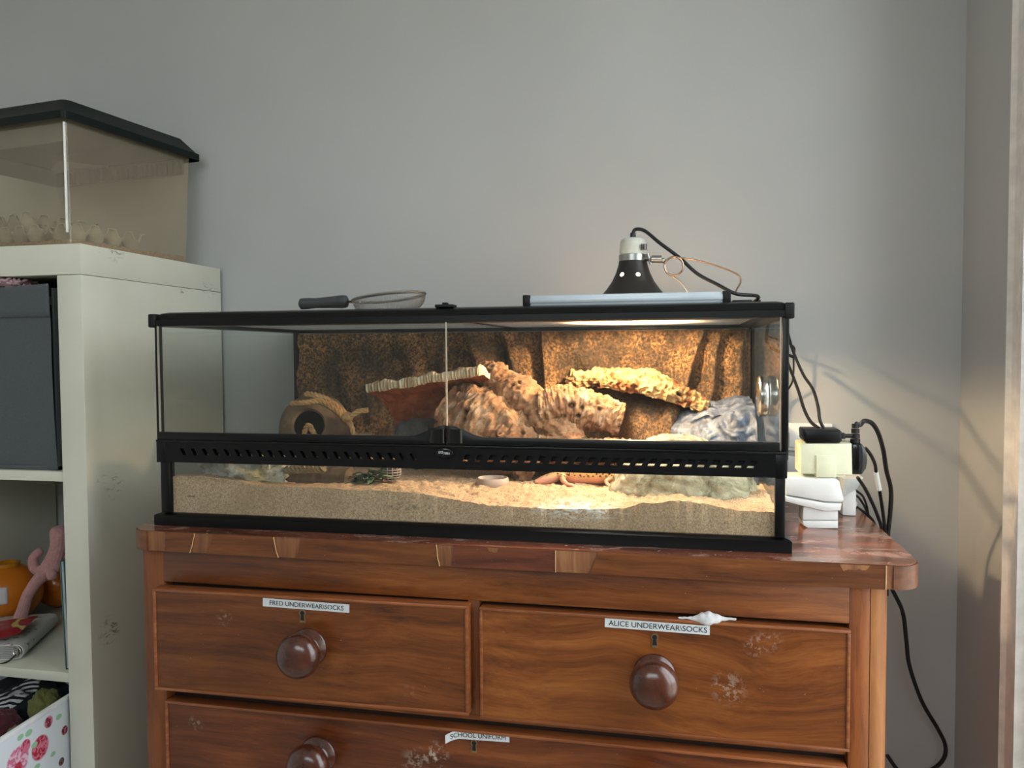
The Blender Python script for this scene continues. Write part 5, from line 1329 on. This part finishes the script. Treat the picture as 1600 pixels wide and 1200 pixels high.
cloth_blob(4, 1140, .045, (.024, .03, .030), 'maroon garment tucked at the front of the box', plain('maroon_cotton', rgb(88, 34, 46), .9, bump=.3, sheen=.2), 9.0, 'maroon_garment')
cloth_blob(28, 1148, .03, (.018, .016, .014), 'khaki sock bunched low at the box edge', plain('khaki_cotton', rgb(116, 110, 80), .9, bump=.3), 12.0, 'khaki_sock')

# ---------------------------------------------------------------- old plastic tank on top of the bookcase
c_n = at(103, 300, .110); c_f = at(300, 340, .402)
ux = Vector((c_f.x-c_n.x, c_f.y-c_n.y, 0)); PD = ux.length; ux.normalize(); ul = Vector((-ux.y, ux.x, 0))   # ux: depth, ul: leftwards
if ul.x > 0: ul = -ul
ptk = empty('plastic_tank', (c_n.x-.15, .24, BZT), 'old cloudy plastic pet tank with dark green lid on the bookcase', 'tank')
PW = .36; zt_p = at(102, 186, .110).z
def pm_(a, b, z): return Vector((c_n.x, c_n.y, 0))+ul*a+ux*b+Vector((0, 0, z))
MX = Matrix(((ul.x, ux.x, 0, c_n.x), (ul.y, ux.y, 0, c_n.y), (0, 0, 1, 0), (0, 0, 0, 1)))
M['cloudy'] = glass('cloudy_plastic', (.93, .91, .85, 1), rgb(222, 206, 178), .25, 1.0, .05)
def rrect(a0, a1, b0, b1, r, n=5):
    P = []
    for cx_, cy_2, s in ((a0+r, b0+r, PI), (a1-r, b0+r, 1.5*PI), (a1-r, b1-r, 0), (a0+r, b1-r, .5*PI)):
        P += [(cx_+r*math.cos(s+PI/2*k/n), cy_2+r*math.sin(s+PI/2*k/n)) for k in range(n+1)]
    return P
mb = MB(); lo = rrect(.006, PW-.006, .006, PD-.006, .012); hi_ = rrect(0, PW, 0, PD, .008)
zl_ = [BZT+.0008, BZT+.004, BZT+.012, zt_p+.004]
rings = []
for k, z in enumerate(zl_):
    s = [.9, .97, 1.0, 1.0][k]; f = (z-BZT)/(zt_p-BZT)
    rings.append([mb.bm.verts.new(MX @ Vector(((l[0]*(1-f)+h[0]*f-PW/2)*s+PW/2, (l[1]*(1-f)+h[1]*f-PD/2)*s+PD/2, z))) for l, h in zip(lo, hi_)])
for a, b in zip(rings, rings[1:]):
    for j in range(len(a)): mb._f((a[j], a[(j+1) % len(a)], b[(j+1) % len(a)], b[j]))
mb._f(list(reversed(rings[0])))
mb.build('tub', M['cloudy'], ptk, True, 30)
mb = MB(); mb.tube([MX @ Vector((.0035, .0035, BZT+.03)), MX @ Vector((.0012, .0012, zt_p-.004))], .0022, 8); mb.build('corner_highlight', plain('painted_highlight', rgb(232, 232, 226), .2), ptk)  # pale rod that paints the window's highlight down the corner
mb = MB()
M['lidgreen'] = plain('dark_green_lid', rgb(12, 23, 23), .42, spec=.2, var=.08)
e = .014; zL0 = zt_p-.002; zL1 = zt_p+.011; zL2 = at(96, 149, .105).z
rg = [rrect(-e, PW+e, -e, PD+e, .008), rrect(-e, PW+e, -e, PD+e, .008), rrect(-e+.004, PW+e-.004, -e+.004, PD+e-.004, .008), rrect(.008, PW-.008, .010, PD-.010, .012), rrect(.03, PW-.03, .03, PD-.03, .012)]
zz = [zL0, zL1, zL1+.002, zL2, zL2+.0015]
rings = [[mb.bm.verts.new(MX @ Vector((p[0], p[1], z))) for p in P] for P, z in zip(rg, zz)]
for a, b in zip(rings, rings[1:]):
    for j in range(len(a)): mb._f((a[j], a[(j+1) % len(a)], b[(j+1) % len(a)], b[j]))
mb._f(rings[-1])
# inner skirt
sk_ = [rrect(.003, PW-.003, .003, PD-.003, .008), rrect(.003, PW-.003, .003, PD-.003, .008)]
mb.build('lid', M['lidgreen'], ptk, True, 30)
# grey ribbed inner rim seen through the wall
mb = MB(); mb.box((.01, .01, zL0-.03), (PW-.01, .014, zL0), 0, MX); mb.box((.01, PD-.014, zL0-.03), (PW-.01, PD-.010, zL0), 0, MX); mb.box((PW-.014, .01, zL0-.03), (PW-.01, PD-.01, zL0), 0, MX)
for k in range(24): mb.box((.02+.013*k, PD-.019, zL0-.028), (.026+.013*k, PD-.014, zL0-.004), 0, MX)
mb.build('lid_skirt', plain('grey_lid_liner', rgb(90, 92, 84), .6), ptk, False)
# substrate and egg cartons
mb = MB(); NX = 60
Pg = mb.grid(lambda u, v: MX @ Vector((.012+(PW-.024)*u, .012+(PD-.024)*v, BZT+.021+.004*fbm(u*9, v*9, 1, 3))), 50, 40)
lo_ = [[Pg[i][0] for i in range(50)], [Pg[i][39] for i in range(50)], Pg[0], Pg[49]]
for row in lo_:
    q = [mb.bm.verts.new((v.co.x, v.co.y, BZT+.004)) for v in row]
    for i in range(len(row)-1): mb._f((row[i], row[i+1], q[i+1], q[i]))
tag(mb.build('bran_substrate', plain('bran', rgb(150, 118, 84), .95, var=.2, nscale=300, bump=.5), None), 'thin layer of tan bran in the old plastic tank', 'substrate', kind='stuff')
M['egg'] = plain('grey_pulp_card', rgb(172, 164, 144), .95, var=.14, nscale=25, bump=.4)
def carton(a, b, na, nb, rot, lift, tilt, label):
    mb = MB(); pa = .038
    cell = 14
    def f(u, v):
        x = u*na*pa; y = v*nb*pa; fx_ = math.cos(2*PI*x/pa); fy_ = math.cos(2*PI*y/pa)
        h = .5+.5*max(-1, min(1, 1.6*(fx_+fy_)/2)); return Vector((x, y, .030*h))
    mb.grid(f, na*cell+1, nb*cell+1)
    A = MX @ Matrix.Translation((a, b, BZT+.022+lift)) @ Matrix.Rotation(rot, 4, 'Z') @ Matrix.Rotation(tilt, 4, 'Y')
    o = mb.build('egg_carton', M['egg'], None, True, 50, xf=A); sm = o.modifiers.new('t', 'SOLIDIFY'); sm.thickness = .0016
    return tag(o, label, 'egg carton', 'egg cartons in the plastic tank')
carton(.012, .030, 2, 4, 0, .0, 0, 'grey egg carton along the right wall of the plastic tank')
carton(.100, .020, 5, 3, .03, .0, 0, 'grey egg carton at the front left of the plastic tank')
carton(.170, .06, 4, 4, .1, .034, .06, 'grey egg carton stacked topmost in the plastic tank')
